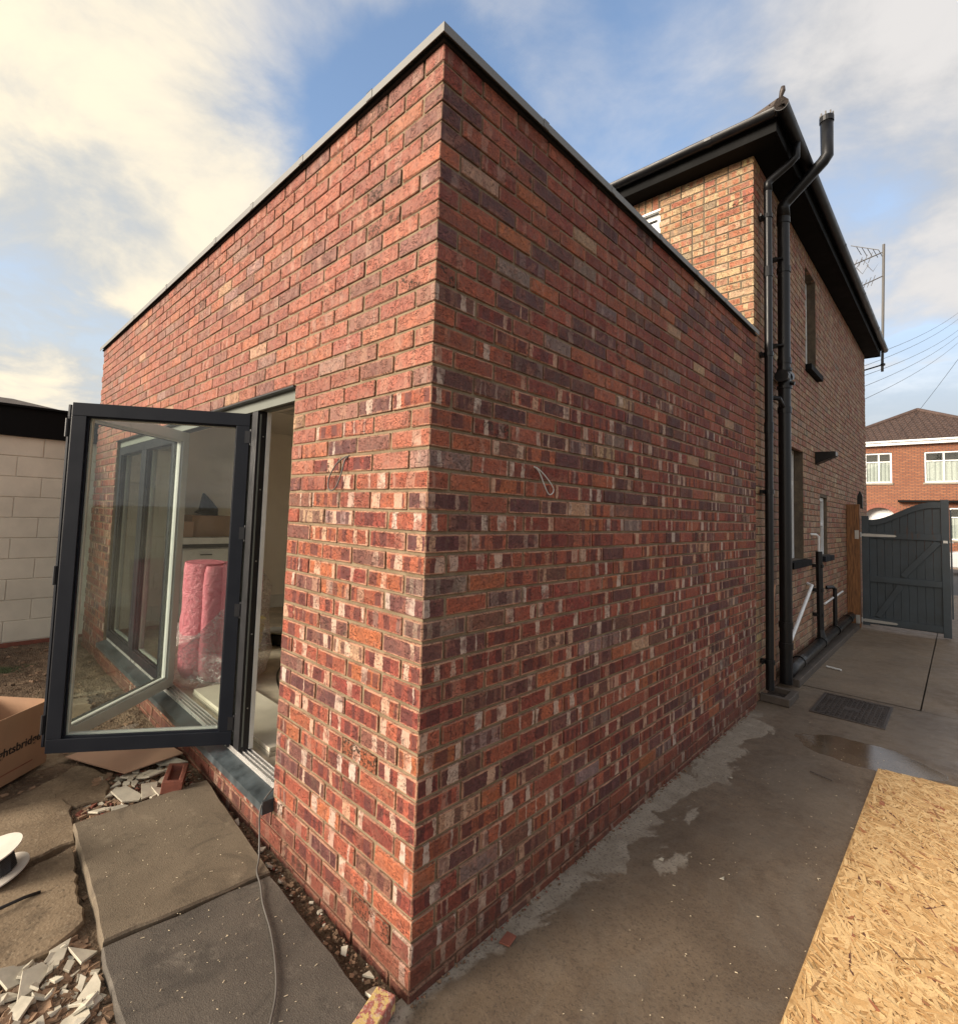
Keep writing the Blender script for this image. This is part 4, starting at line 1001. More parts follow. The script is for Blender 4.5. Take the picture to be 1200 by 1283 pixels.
# post
m, t, b, o_ = new_mat('stained_post_timber'); p = geo_pos(t); s = t.sep(p)
gr = t.noise(t.comb(t.math('MULTIPLY', s[0], 8.0), t.math('MULTIPLY', s[1], 8.0), t.math('MULTIPLY', s[2], 0.5)), 9, 6, 0.6, 0.6)
t.link(t.mix(t.ramp(gr, 0.35, 0.65), (0.10, 0.042, 0.014), (0.26, 0.11, 0.035)), b.inputs['Base Color']); b.inputs['Roughness'].default_value = 0.6; t.link(t.bump(gr, 0.4, 0.004), b.inputs['Normal'])
M_post = m
post = thing('gate_post', (0.07, GY, 0), 'brown stained timber gate post against the house wall', 'post')
mb = MB(); mb.box(-0.085, 0.085, -0.05, 0.06, 0.0, 1.965); mb.build('shaft', M_post, post, bevel=0.004)
for z in (0.125, 1.475):
    mb = MB(); mb.box(0.02, 0.075, -0.058, -0.0505, z - 0.07, z + 0.07); mb.build('hinge_plate', M_steel, post, bevel=0.004)
mb = MB(); mb.add([(0.045, 0.065, 1.9), (0.115, 0.065, 1.9), (0.115, 0.12, 1.9), (0.045, 0.12, 1.9), (0.045, 0.065, 2.10), (0.115, 0.065, 2.10), (0.115, 0.12, 2.10), (0.045, 0.12, 2.10), (0.08, 0.09, 2.20)], [(0, 1, 5, 4), (1, 2, 6, 5), (2, 3, 7, 6), (3, 0, 4, 7), (4, 5, 8), (5, 6, 8), (6, 7, 8), (7, 4, 8)]); mb.build('post_cap', M_black, post)

# ================================================================== NEIGHBOURS
# white painted block garage wall
M_block = simple('cream_painted_block', (0.68, 0.62, 0.49), 0.7, 0, 0.5, 40, 0.10, vscale=3)
M_bjoint = simple('painted_joint', (0.60, 0.55, 0.45), 0.8, 0, 0.3, 60, 0.1)
gar = thing('block_garage', (-6.03, 0, 0), 'low cream painted blockwork garage with black fascia at the left', 'building')
mb = MB(); mb.box(-3.2, -0.004, -6, 6, -0.1, 2.6); gw = mb.build('wall', M_bjoint, gar)
mb = MB(); mb.box(-3.3, 0.05, -6.02, 6.02, 2.285, 2.60); mb.build('fascia', M_blackpaint, gar)
mb = MB(); mb.box(-3.3, 0.09, -6.02, 6.02, 2.601, 2.625); mb.build('roof_edge', M_blackpaint, gar)
mb = MB(); mb.box(-0.003, 0.006, -6, 6, -0.06, 0.035); mb.build('plinth', M_redclay, gar)
R = random.Random(4)
BH, BL = 0.225, 0.45
blk = [get for get in range(4)]
bmeshes = []
for k in range(5):
    vs, fs = cham_box(BL - 0.009, 0.03, BH - 0.009, 0.0035, R); me = bpy.data.meshes.new('block'); me.from_pydata(vs, [], fs); me.materials.append(M_block)
    bm = bmesh.new(); bm.from_mesh(me); bmesh.ops.recalc_face_normals(bm, faces=bm.faces); bm.to_mesh(me); bm.free(); bmeshes.append(me)
for r in range(10):
    z = 0.04 + BH * (r + 0.5)
    for k in range(-9, 7):
        y = k * BL + (BL / 2 if r % 2 else 0) + 0.03
        if not (-3.4 < y < 2.6): continue
        o = bpy.data.objects.new('block', R.choice(bmeshes)); COL.objects.link(o); o.parent = gw
        o.rotation_euler = (0, 0, PI / 2); o.location = (R.uniform(-0.001, 0.001) + 0.0045, y, z - 0.0)
mb = MB(); mb.poly([(-8, -9, 2.55), (-8, 8, 2.55), (-13, 8, 4.15), (-13, -9, 4.15)]) if False else None
# roof beyond the garage
sh = thing('neighbour_outbuilding', (-13, -1.5, 0), 'low brown tiled roof just showing above the black garage fascia', 'building')
mb = MB(); mb.box(-3, 3, -6, 2.2, -0.1, 3.0); mb.build('wall', M_conc, sh)
mb = MB(); mb.add([(-3.2, -6.2, 3.0), (3.2, -6.2, 3.0), (3.2, 2.9, 3.0), (-3.2, 2.9, 3.0), (0, -6.2, 3.72), (0, 1.2, 3.72)], [(0, 1, 4), (1, 2, 5, 4), (2, 3, 5), (3, 0, 4, 5), (0, 3, 2, 1)]); rf = mb.build('roof', M_rtile, sh)

# red house across the street
M_nbrick, t, b, o_ = new_mat('orange_red_brick_far')
p = geo_pos(t); s = t.sep(p); bt = t.new('ShaderNodeTexBrick'); t.put(bt.inputs['Vector'], t.comb(t.math('ADD', s[0], s[1]), s[2], 0.0))
bt.inputs['Color1'].default_value = (0.21, 0.070, 0.030, 1); bt.inputs['Color2'].default_value = (0.30, 0.115, 0.050, 1); bt.inputs['Mortar'].default_value = (0.10, 0.055, 0.042, 1)
bt.inputs['Scale'].default_value = 1.0; bt.inputs['Brick Width'].default_value = 0.225; bt.inputs['Row Height'].default_value = 0.075; bt.inputs['Mortar Size'].default_value = 0.016
t.link(bt.outputs[0], b.inputs['Base Color']); b.inputs['Roughness'].default_value = 0.85
NY = 33.0
nh = thing('red_brick_house', (0, NY, 0), 'red brick house with brown hipped tile roof across the street', 'building')
NHX0, NHX1 = -4.2, 3.6
def NB(mb, name, m, par=nh, **k):
    mb.v = [(x, y - NY, z) for x, y, z in mb.v]; return mb.build(name, m, par, **k)
wins = [(-2.75, -1.13, 3.89, 5.46), (0.09, 2.2, 3.89, 5.42), (0.94, 2.9, 1.10, 2.66)]
arch = (-2.35, -0.95, 0.0, 2.62)
mb = MB(); wall_with_holes(mb, lambda a, b_, c, d_: mb.box(a, b_, NY, NY + 0.25, c, d_) if d_ > c else None, NHX0, NHX1, -0.1, 5.8, [wins[0], wins[1], (0.94, 2.9, 1.10, 2.66)] + [arch]) if False else None
# three vertical strips cut by hand, as the openings overlap in x
mb = MB()
for (a, b_, zs) in ((NHX0, -2.75, [(-0.1, 5.8)]), (-2.75, -2.35, [(-0.1, 3.89), (5.46, 5.8)]), (-2.35, -1.13, [(2.62, 3.89), (5.46, 5.8)]), (-1.13, -0.95, [(2.62, 5.8)]), (-0.95, 0.09, [(-0.1, 5.8)]), (0.09, 0.94, [(-0.1, 3.89), (5.42, 5.8)]), (0.94, 2.2, [(-0.1, 1.1), (2.66, 3.89), (5.42, 5.8)]), (2.2, 2.9, [(-0.1, 1.1), (2.66, 5.8)]), (2.9, NHX1, [(-0.1, 5.8)])):
    for c, d_ in zs: mb.box(a, b_, NY, NY + 0.25, c, d_)
mb.box(NHX0, NHX0 + 0.25, NY + 0.25, NY + 8, -0.1, 5.8); mb.box(NHX1 - 0.25, NHX1, NY + 0.25, NY + 8, -0.1, 5.8); mb.box(NHX0, NHX1, NY + 8, NY + 8.2, -0.1, 5.8)
NB(mb, 'wall', M_nbrick)
# porch arch ring and infill
mb = MB(); ca = -1.65; rr = 0.70
pts = [(ca + rr * math.cos(PI * k / 12), 1.92 + rr * math.sin(PI * k / 12)) for k in range(13)]
for k in range(12):
    (xa, za), (xb, zb_) = pts[k], pts[k + 1]; mb.add([(xa, NY, za), (xb, NY, zb_), (xb, NY, 2.62), (xa, NY, 2.62), (xa, NY + 0.25, za), (xb, NY + 0.25, zb_), (xb, NY + 0.25, 2.62), (xa, NY + 0.25, 2.62)], [(0, 1, 2, 3), (0, 4, 5, 1)])
NB(mb, 'arch_wall', M_nbrick)
for k in range(18):
    a = PI * (k + 0.5) / 18; Mx = Matrix.Translation((ca + (rr + 0.11) * math.cos(a), NY - 0.012, 1.92 + (rr + 0.11) * math.sin(a))) @ Matrix.Rotation(-a, 4, 'Y')
    mb = MB(); mb.box(-0.11, 0.11, 0, 0.05, -0.055, 0.055, Mx); NB(mb, 'arch_brick', M_redclay)
mb = MB(); mb.box(-2.35, -0.95, NY + 0.6, NY + 0.65, 0, 2.7); NB(mb, 'porch_door', M_upvc)
mb = MB(); mb.box(-0.9, 3.6, NY - 0.45, NY - 0.001, 2.90, 3.0); NB(mb, 'canopy', M_blackpaint)
M_curt = simple('net_curtain', (0.42, 0.42, 0.41), 0.8, 0, 0.5, 8, 0.2, vscale=20)
for wi, (a, b_, c, d_) in enumerate(wins):
    Mw = Matrix(((1, 0, 0, a), (0, 1, 0, 0.06), (0, 0, 1, c), (0, 0, 0, 1)))
    w_ = b_ - a; n_ = 2 if wi == 0 else 3; mull = tuple(w_ * q / n_ for q in range(1, n_))
    if wi == 0: mull = (w_ * 0.35, w_ * 0.68)
    o = frame_window(nh, Mw, w_, d_ - c, 0.07, mull, ((d_ - c) * 0.70,), glass=M_glass)
    mc = MB(); n = 40
    for k in range(n):
        xa, xb = a + w_ * k / n, a + w_ * (k + 1) / n; ya, yb = 0.13 + 0.03 * math.sin(k * 1.7), 0.13 + 0.03 * math.sin((k + 1) * 1.7)
        mc.poly([(xa, ya, c), (xb, yb, c), (xb, yb, c + (d_ - c) * 0.72), (xa, ya, c + (d_ - c) * 0.72)])
    mc.build('curtain', M_curt, o, fixn=False, smooth=True)
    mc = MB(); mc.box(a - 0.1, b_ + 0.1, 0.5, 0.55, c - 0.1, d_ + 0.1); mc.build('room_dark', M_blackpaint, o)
    mc = MB(); mc.box(a - 0.05, b_ + 0.05, -0.06, 0.1, c - 0.09, c - 0.002); mc.build('sill', M_conc, o)
mb = MB(); mb.box(NHX0 - 0.3, NHX1 + 0.3, NY - 0.32, NY - 0.28, 5.80, 6.03); NB(mb, 'fascia', M_upvc)
mb = MB(); mb.box(NHX0 - 0.3, NHX1 + 0.3, NY - 0.28, NY, 5.80, 5.83); NB(mb, 'soffit', M_upvc)
mb = MB(); mb.tube([(NHX0 - 0.3, NY - 0.38, 5.98), (NHX1 + 0.3, NY - 0.38, 5.98)], 0.055, 8); NB(mb, 'gutter', M_upvc)
EA = 6.05; hx0, hx1 = -3.9, 3.45; apx = (-0.22, NY + 2.6, 7.95)
M_ntile = roof_tile_mat('brown_concrete_tile', (0.050, 0.031, 0.026), (0.085, 0.052, 0.042))
mb = MB(); mb.add([(hx0, NY - 0.35, EA), (hx1, NY - 0.35, EA), apx, (apx[0], NY + 6, apx[2]), (hx1, NY + 8.3, EA), (hx0, NY + 8.3, EA)], [(0, 1, 2), (1, 4, 3, 2), (5, 0, 2, 3), (4, 5, 3)])
nroof = NB(mb, 'roof', M_ntile)
mb = MB(); slope = Vector((0, apx[1] - (NY - 0.35), apx[2] - EA)); SLn = slope.length; sd = slope.normalized(); rows = 15; gau = SLn / rows; nn = Vector((0, -sd.z, sd.y))
for r in range(rows):
    f = r / rows; a = hx0 + (apx[0] - hx0) * (r + 0.6) / rows; b_ = hx1 + (apx[0] - hx1) * (r + 0.6) / rows
    base = Vector((0, NY - 0.35, EA)) + sd * (r * gau)
    x = a + (0.0)
    while x < b_ - 0.02:
        e = min(x + 0.29, b_); m_ = (x + e) / 2
        prof = [(x, 0.0), (x + (e - x) * 0.25, 0.045), (m_, 0.02), (m_ + (e - x) * 0.25, 0.045), (e, 0.0)]
        vs = [Vector((q, 0, 0)) + base + nn * (0.035 + hq) for q, hq in prof] + [Vector((q, 0, 0)) + base + sd * (gau + 0.02) + nn * (0.008 + hq) for q, hq in prof] + [Vector((q, 0, 0)) + base + nn * 0.0 for q, hq in prof]
        mb.add(vs, [(k, k + 1, k + 6, k + 5) for k in range(4)] + [(k + 10, k + 11, k + 1, k) for k in range(4)]); x += 0.30
NB(mb, 'roof_tile', M_ntile, nroof, kind='stuff')
for (q0) in ((hx0, NY - 0.35, EA), (hx1, NY - 0.35, EA), (apx[0], NY + 6, apx[2])):
    mb = MB(); q0 = Vector(q0); q1 = Vector(apx); mb.tube([q0 + Vector((0, 0, 0.04)), q1 + Vector((0, 0, 0.06))], 0.11, 8); NB(mb, 'ridge', M_ntile, nroof)

# parked car
car = thing('parked_car', (2.85, 25.6, -0.06), 'white car parked in the street behind the grey gate', 'car')
M_carp = simple('white_car_paint', (0.72, 0.72, 0.71), 0.25, 0, 0.0, 60, 0.02, coat=0.5)
prof = [(-1.95, 0.30), (-2.02, 0.55), (-1.93, 0.80), (-1.0, 0.98), (-0.45, 1.40), (0.9, 1.46), (1.6, 1.12), (1.95, 0.95), (2.0, 0.50), (1.95, 0.30)]
def car_section(y, zoff, pinch):
    return [(x * (1 - 0.03 * pinch), y * (1 - (0.16 * max(0, (z - 0.9)) / 0.56)), z) for x, z in prof]
vs = []; secs = []
for y, pn in ((-0.84, 1), (-0.80, 0), (0.80, 0), (0.84, 1)):
    secs.append([(x * (1 - 0.02 * pn), y * (1 - 0.20 * max(0, z - 0.9) / 0.56), 0.3 + (z - 0.3) * (1 - 0.03 * pn)) for x, z in prof])
mb = MB(); n = len(prof)
for s_ in secs: vs += s_
fs = [tuple(range(n))[::-1], tuple(range(3 * n, 4 * n))]
for k in range(3):
    for i in range(n): fs.append((k * n + i, k * n + (i + 1) % n, (k + 1) * n + (i + 1) % n, (k + 1) * n + i))
mb.add(vs, fs); body = mb.build('body', M_carp, car, bevel=0.04)
for sgn in (-1, 1):
    mb = MB(); y = sgn * 0.842
    def yy(z): return y * (1 - 0.20 * max(0, z - 0.9) / 0.56) + sgn * 0.004
    mb.poly([(-0.88, yy(1.0), 1.0), (0.2, yy(1.0), 1.0), (0.2, yy(1.36), 1.36), (-0.42, yy(1.34), 1.34)]); mb.poly([(0.26, yy(1.0), 1.0), (1.35, yy(1.05), 1.05), (0.85, yy(1.37), 1.37), (0.26, yy(1.36), 1.36)])
    mb.build('side_window', M_dglass, car)
    for x in (-1.28, 1.25):
        mb = MB(); mb.tube([(x, sgn * 0.66, 0.31), (x, sgn * 0.855, 0.31)], 0.31, 20); wl = mb.build('wheel', M_black, car, smooth=False); 
        mb = MB(); mb.tube([(x, sgn * 0.85, 0.31), (x, sgn * 0.862, 0.31)], 0.19, 16); mb.build('rim', M_steel, wl)
    mb = MB(); mb.box(-2.0, -1.85, sgn * 0.72 - 0.1, sgn * 0.72 + 0.1, 0.62, 0.76); mb.build('headlight', M_bead, car, bevel=0.03)
mb = MB(); mb.poly([(-1.02, -0.66, 1.0), (-1.02, 0.66, 1.0), (-0.50, 0.60, 1.375), (-0.50, -0.60, 1.375)]); o = mb.build('windscreen', M_dglass, car); o.location = (-0.02, 0, 0.012)

# telephone wires: from the house front to a pole out of frame
pole = thing('utility_pole', (6.5, 44, 0), 'tall timber utility pole carrying the wires', 'pole')
mb = MB(); mb.tube([(0, 0, 0), (0, 0, 9.5)], [0.14, 0.10], 10); mb.build('shaft', M_post, pole); mb = MB(); mb.box(-0.7, 0.7, -0.05, 0.05, 9.0, 9.12); mb.build('crossarm', M_post, pole)
WL = ['uppermost thin overhead wire leaving the front corner of the old house', 'second overhead wire down, just under the uppermost one', 'middle one of the overhead wires behind the aerial', 'fourth overhead wire, sagging below the middle one', 'lowest overhead wire of the fan behind the aerial']
for k, (z0w, ze) in enumerate(((5.02, 11.22), (4.9, 10.94), (4.75, 10.45), (4.55, 10.2), (4.3, 9.9))):
    a = Vector((-0.3, 12.0 + 0.2 * k, z0w)); b_ = Vector((1.41, 30, ze)); e = a + (b_ - a) * 1.8
    pts = [a + (e - a) * (q / 24) + Vector((0, 0, -0.55 * 4 * (q / 24) * (1 - q / 24) + 0.55 * 4 * 0.555 * 0.445 * (q / 24) / 0.555)) for q in range(25)]
    mb = MB(); mb.tube(pts, 0.006, 5); tag(mb.build('overhead_wire', M_wireblk), WL[k], 'wire', 'overhead wires')
mb = MB(); a = Vector((-0.9, 33.3, 6.3)); b_ = Vector((1.377, 30, 9.139)); e = a + (b_ - a) * 2
mb.tube([a + (e - a) * (q / 20) + Vector((0, 0, -0.25 * 4 * (q / 20) * (1 - q / 20) + 0.25 * q / 10)) for q in range(21)], 0.008, 5); tag(mb.build('overhead_wire', M_wireblk), 'single overhead wire slanting down to the red brick house roof', 'wire', 'overhead wires')

# television aerial on the front corner
ae = thing('television_aerial', (0.27, 12.13, 0), 'television aerial on a grey mast at the front eaves', 'aerial')
mb = MB(); mb.tube([(-0.03, 0, 4.78), (0.03, 0, 7.44)], 0.024, 10); mb.build('mast', M_mast, ae)
for z in (4.92, 5.28):
    mb = MB(); mb.tube([(-0.02, 0, z), (-0.30, -0.22, z - 0.12)], 0.016, 6); mb.tube([(-0.02, 0, z - 0.02), (-0.02, 0, z + 0.02)], 0.04, 8); mb.build('wall_bracket', M_black, ae)
def yagi(z0y, zend, xend):
    a = Vector((0.02, 0, z0y)); b_ = Vector((xend, -0.5, zend)); d_ = (b_ - a)
    mb = MB(); mb.tube([a, b_], 0.012, 6); mb.build('boom', M_mast, ae)
    for k in range(9):
        c = a + d_ * (0.22 + 0.085 * k); h = 0.13 - 0.006 * k; v = Vector((0.25, 0.4, 1)).normalized() if True else None
        mb = MB(); mb.tube([c - v * h, c + v * h], 0.006, 5); mb.build('element', M_mast, ae)
yagi(7.28, 6.85, -0.88); yagi(6.78, 6.35, -0.7)
for k in range(5):
    z = 7.33 + 0.05 * k; mb = MB(); mb.tube([(-0.05 - 0.09 * k, -0.05, z), (0.0 - 0.09 * k, 0.25, z - 0.08)], 0.006, 5); mb.tube([(-0.05 - 0.09 * k, -0.05, z), (-0.14 - 0.09 * k, -0.05, z + 0.05)], 0.008, 5); mb.build('reflector_rod', M_mast, ae)
for k in range(2):
    mb = MB(); q = 0.16; cx2, cz2 = -0.30 + 0.17 * k, 7.0; mb.tube([(cx2 - q * 0.6, -0.2, cz2), (cx2, -0.2, cz2 - q), (cx2 + q * 0.6, -0.2, cz2), (cx2, -0.2, cz2 + q), (cx2 - q * 0.6, -0.2, cz2)], 0.007, 5); mb.build('loop_dipole', M_mast, ae)

# ================================================================== GROUND THINGS
# paving slabs by the doors
def paving(name, pts, z0, z1, mat, label, cat='paving slab', group=None, dens=10, jag=0.004, top_noise=0.002):
    """irregular slab: outline subdivided and roughened, slightly domed edge"""
    P = []; n = len(pts); R = random.Random(hash(label) % 999)
    for i in range(n):
        a, b_ = Vector((*pts[i], 0)), Vector((*pts[(i + 1) % n], 0)); m_ = max(2, int((b_ - a).length * dens))
        nr = (b_ - a).normalized().cross(Vector((0, 0, 1)))
        for k in range(m_):
            f = k / m_; P.append(a + (b_ - a) * f + nr * (noise.noise(Vector((a.x * 7 + k * 0.9, a.y * 5, i * 3.1))) * jag * 2 + R.uniform(-jag, jag) * 0.4))
    c = sum(P, Vector()) / len(P); m_ = len(P)
    rad = [P, [p + (c - p).normalized() * 0.008 for p in P]]
    V = [(p.x, p.y, z0) for p in P] + [(p.x, p.y, z1 - 0.007 + R.uniform(-0.001, 0.001)) for p in P] + [(p.x, p.y, z1) for p in rad[1]] 
    F = [tuple(range(2 * m_, 3 * m_))]
    for i in range(m_):
        j = (i + 1) % m_; F += [(i, j, m_ + j, m_ + i), (m_ + i, m_ + j, 2 * m_ + j, 2 * m_ + i)]
    me = bpy.data.meshes.new(name); me.from_pydata([(x - c.x, y - c.y, z) for x, y, z in V], [], F); me.materials.append(mat)
    bm = bmesh.new(); bm.from_mesh(me); bmesh.ops.recalc_face_normals(bm, faces=bm.faces); bm.to_mesh(me); bm.free()
    o = bpy.data.objects.new(name, me); COL.objects.link(o); o.location = (c.x, c.y, 0)
    return tag(o, label, cat, group)
paving('paving_slab', [(-1.755, -0.635), (-1.75, -0.02), (-0.815, -0.088), (-0.872, -0.675)], -0.03, 0.050, M_slabA, 'brown pebbled paving slab below the open glass doors', group='paving slabs along the extension', dens=12)
paving('paving_slab', [(-0.858, -0.682), (-0.804, -0.092), (-0.015, -0.118), (0.02, -0.75)][:2] + [(-0.015, -0.118), (-0.06, -0.72)], -0.03, 0.043, M_slabB, 'darker pebbled paving slab nearest the camera with cable lying on it', group='paving slabs along the extension', dens=12)
OS = [([(-0.98, -1.02), (-1.50, -0.99), (-1.573, -0.75), (-1.60, -0.66), (-1.06, -0.70), (-1.011, -0.77), (-0.99, -0.86)], 'cracked worn old slab with crumbled edge beside the tile rubble', 0.026),
      ([(-1.536, -1.02), (-2.137, -0.98), (-2.30, -0.668), (-1.995, -0.60), (-1.66, -0.645), (-1.63, -0.76)], 'worn old slab behind the cable reel, left of the brown pebbled slab', 0.019),
      ([(-2.207, -0.99), (-2.34, -0.70), (-2.488, -0.503), (-2.258, -0.40), (-1.96, -0.45), (-1.99, -0.577), (-2.366, -0.653)][:6], 'worn old slab in front of the cardboard box', 0.015),
      ([(-2.55, -0.95), (-2.62, -0.45), (-2.95, -0.42), (-3.02, -0.95)], 'muddy old slab under the cardboard box', 0.004),
      ([(-3.1, -0.60), (-3.08, -0.30), (-3.75, -0.25), (-3.80, -0.62)], 'far worn slab seen through the door glass', 0.010)]
for pts, lb, z in OS: paving('old_paving_slab', pts, -0.05, z, M_oldslab, lb, group='old cracked slabs in the garden', dens=26, jag=0.012)

# broken tile shards
def shard(cx, cy, z, r, R, label, group, mat=M_white_shard, th=0.009, tilt=0.25, elong=1.5, name='tile_shard', cat='tile shard'):
    n = R.choice((3, 4, 4, 5)); ang0 = R.uniform(0, 2 * PI); rot = R.uniform(0, PI)
    pl = []
    for k in range(n):
        a = ang0 + 2 * PI * k / n + R.uniform(-0.35, 0.35); rr = r * R.uniform(0.75, 1.2); x, y = rr * math.cos(a) * elong, rr * math.sin(a) / elong ** 0.4
        pl.append((x * math.cos(rot) - y * math.sin(rot), x * math.sin(rot) + y * math.cos(rot)))
    mb = MB(); mb.prism(pl, 0, th); o = mb.build(name, mat, None, bevel=0.0012)
    o.location = (cx, cy, z); o.rotation_euler = (R.uniform(-tilt, tilt), R.uniform(-tilt, tilt), 0)
    return tag(o, label, cat, group)
R = random.Random(21)
big = [(-0.955, -0.905, 0.055, 'large triangular white tile shard at the left picture edge of the rubble'),
       (-0.895, -0.865, 0.045, 'off-white tile shard just right of the large triangular one'),
       (-0.955, -0.80, 0.040, 'long white tile shard lying along the broken slab edge'),
       (-0.905, -0.735, 0.040, 'white tile shard tucked under the corner of the brown slab'),
       (-0.72, -0.735, 0.045, 'cream tile shard touching the side of the dark slab'),
       (-0.635, -0.80, 0.042, 'cream tile shard at the bottom edge beside the dark slab'),
       (-0.80, -0.905, 0.032, 'narrow white tile shard in the middle of the near rubble'),
       (-0.875, -0.94, 0.030, 'small pale tile shard low at the left edge')]
for x, y, r, lb in big: shard(x, y, soil_z(x, y) + 0.014, r, R, lb, 'tile shards in the near rubble')
far_ = [(-2.17, -0.11, 0.075, 'big square white tile shard against the brick plinth'),
        (-2.06, -0.24, 0.065, 'long pale tile shard beside the red brick under the doors'),
        (-2.14, -0.31, 0.055, 'pale tile shard next to the flat cardboard'),
        (-1.985, -0.40, 0.055, 'rounded white tile shard at the left of the far rubble'),
        (-1.885, -0.285, 0.055, 'folded-looking white tile shard touching the brown slab'),
        (-1.90, -0.38, 0.065, 'long cream tile shard lying along the brown slab edge'),
        (-1.84, -0.24, 0.05, 'white tile shard in front of the red brick'),
        (-1.86, -0.51, 0.035, 'small white tile shard by the corner of the brown slab'),
        (-1.80, -0.06, 0.05, 'pale tile shard between red brick and plinth')]
for x, y, r, lb in far_: shard(x, y, soil_z(x, y) + 0.018, r, R, lb, 'tile shards in the far rubble', tilt=0.2)
for (x, y) in ((-1.30, -0.03), (-1.12, -0.055), (-1.02, -0.03), (-0.90, -0.055), (-0.77, -0.06), (-0.72, -0.09), (-0.30, -0.05), (-0.16, -0.045)):
    shard(x, y, 0.012, 0.016, R, 'small white tile chip in the gap between the slabs and the wall', 'tile chips along the wall foot', tilt=0.6)
shard(-0.085, -0.075, 0.02, 0.035, R, 'upright cream tile shard at the foot of the brick corner', 'tile chips along the wall foot', tilt=0.6)
for k in range(26):
    x, y = R.uniform(-1.0, -0.56), R.uniform(-0.97, -0.72)
    shard(x, y, soil_z(x, y) + 0.016, R.uniform(0.010, 0.022), R, 'small pale tile fragment in the near rubble beside the dark slab', 'small tile fragments in the near rubble', tilt=0.5)
for k in range(14):
    x, y = R.uniform(-2.2, -1.80), R.uniform(-0.50, -0.05)
    shard(x, y, soil_z(x, y) + 0.018, R.uniform(0.014, 0.03), R, 'small pale tile fragment in the far rubble under the doors', 'small tile fragments in the far rubble', tilt=0.4)
# fine rubble
def rubble(name, n, region, smin, smax, mats, zf, seed, flat=0.5):
    R = random.Random(seed); mb = MB()
    for k in range(n):
        x, y = region(R); s_ = smin + (smax - smin) * R.random() ** 2.5; mb.mat(R.choice(mats))
        Mx = Matrix.Translation((x, y, zf(x, y) + s_ * 0.15)) @ Matrix.Rotation(R.uniform(0, 6.3), 4, 'Z') @ Matrix.Rotation(R.uniform(-0.5, 0.5), 4, 'X')
        e = R.uniform(0.5, 1.0)
        p = [Mx @ Vector((sx_ * s_ * R.uniform(0.7, 1.1), sy_ * s_ * e * R.uniform(0.6, 1.1), sz_ * s_ * flat * R.uniform(0.5, 1))) for sx_ in (-1, 1) for sy_ in (-1, 1) for sz_ in (-1, 1)]
        mb.add(p, [(0, 1, 3, 2), (4, 6, 7, 5), (0, 4, 5, 1), (2, 3, 7, 6), (0, 2, 6, 4), (1, 5, 7, 3)])
    o = mb.build(name, None, None); return o
M_clod = simple('soil_clod', (0.14, 0.09, 0.055), 0.95, 0, 0.8, 90, 0.4, vscale=30)
M_brown = simple('brown_chip', (0.24, 0.15, 0.09), 0.9, 0, 0.6, 90, 0.4, vscale=30)
M_rub = [M_clod] * 5 + [M_brown] * 4 + [M_redclay, M_white_shard]
o = rubble('rubble', 1500, lambda R: (R.uniform(-1.02, -0.52), R.uniform(-1.0, -0.70)), 0.003, 0.020, [M_clod] * 4 + [M_brown] * 5 + [M_white_shard], soil_z, 1, 0.4); tag(o, 'earth and tile rubble filling the hole beside the dark slab', 'rubble', kind='stuff')
o = rubble('rubble', 900, lambda R: (R.uniform(-2.25, -1.74), R.uniform(-0.58, -0.02)), 0.004, 0.024, [M_clod, M_clod, M_redclay, M_brown, M_brown, M_white_shard], soil_z, 2, 0.4); tag(o, 'brown rubble heap under the open doors', 'rubble', kind='stuff')
o = rubble('rubble', 420, lambda R: (R.uniform(-1.8, -0.03), -0.02 - abs(R.gauss(0, 0.035))), 0.002, 0.010, M_rub, lambda x, y: 0.012, 3, 0.6); tag(o, 'crumbs of mortar and tile along the foot of the garden wall', 'rubble', kind='stuff')
o = rubble('rubble', 2600, lambda R: (R.uniform(-5.9, -1.0), R.uniform(-3.2, -0.05)), 0.004, 0.022, [M_clod, M_clod, M_brown], soil_z, 4, 0.5); tag(o, 'clods and small stones scattered over the bare garden soil', 'soil clods', kind='stuff')
o = rubble('rubble', 500, lambda R: (0.004 + abs(R.gauss(0, 0.012)), R.uniform(0.0, 3.9)), 0.0015, 0.006, [M_clod, M_brown, M_redclay], lambda x, y: 0, 5, 0.6); tag(o, 'mortar crumbs along the foot of the side wall', 'mortar crumbs', kind='stuff')
# pale slivers scattered on the wet drive and slabs
M_sliver = simple('pale_wood_sliver', (0.62, 0.52, 0.36), 0.7)
def slivers(n, region, z, seed, lb):
    R = random.Random(seed); mb = MB()
    for k in range(n):
        x, y = region(R); L_ = R.uniform(0.002, 0.006) if R.random() < 0.85 else R.uniform(0.006, 0.014); w = R.uniform(0.0004, 0.0011)
        Mx = Matrix.Translation((x, y, z + 0.0012)) @ Matrix.Rotation(R.uniform(0, 6.3), 4, 'Z') @ Matrix.Rotation(R.uniform(-0.1, 0.1), 4, 'Y'); mb.box(-L_ / 2, L_ / 2, -w, w, -0.0007, 0.0007, Mx)
    tag(mb.build('wood_slivers', M_sliver), lb, 'wood shavings', kind='stuff')
slivers(200, lambda R: (min(max(R.gauss(0.66, 0.22), 0.06), 0.9), R.uniform(0.1, 2.9) if R.random() < 0.8 else R.uniform(2.9, 4.6)), 0, 1, 'pale wood shavings scattered on the wet drive')
slivers(90, lambda R: (R.uniform(-0.85, -0.07), R.uniform(-0.67, -0.17)), 0.044, 2, 'pale wood shavings on the dark paving slab')
slivers(60, lambda R: (R.uniform(-1.7, -0.9), R.uniform(-0.60, -0.12)), 0.0505, 3, 'pale wood shavings on the brown paving slab')
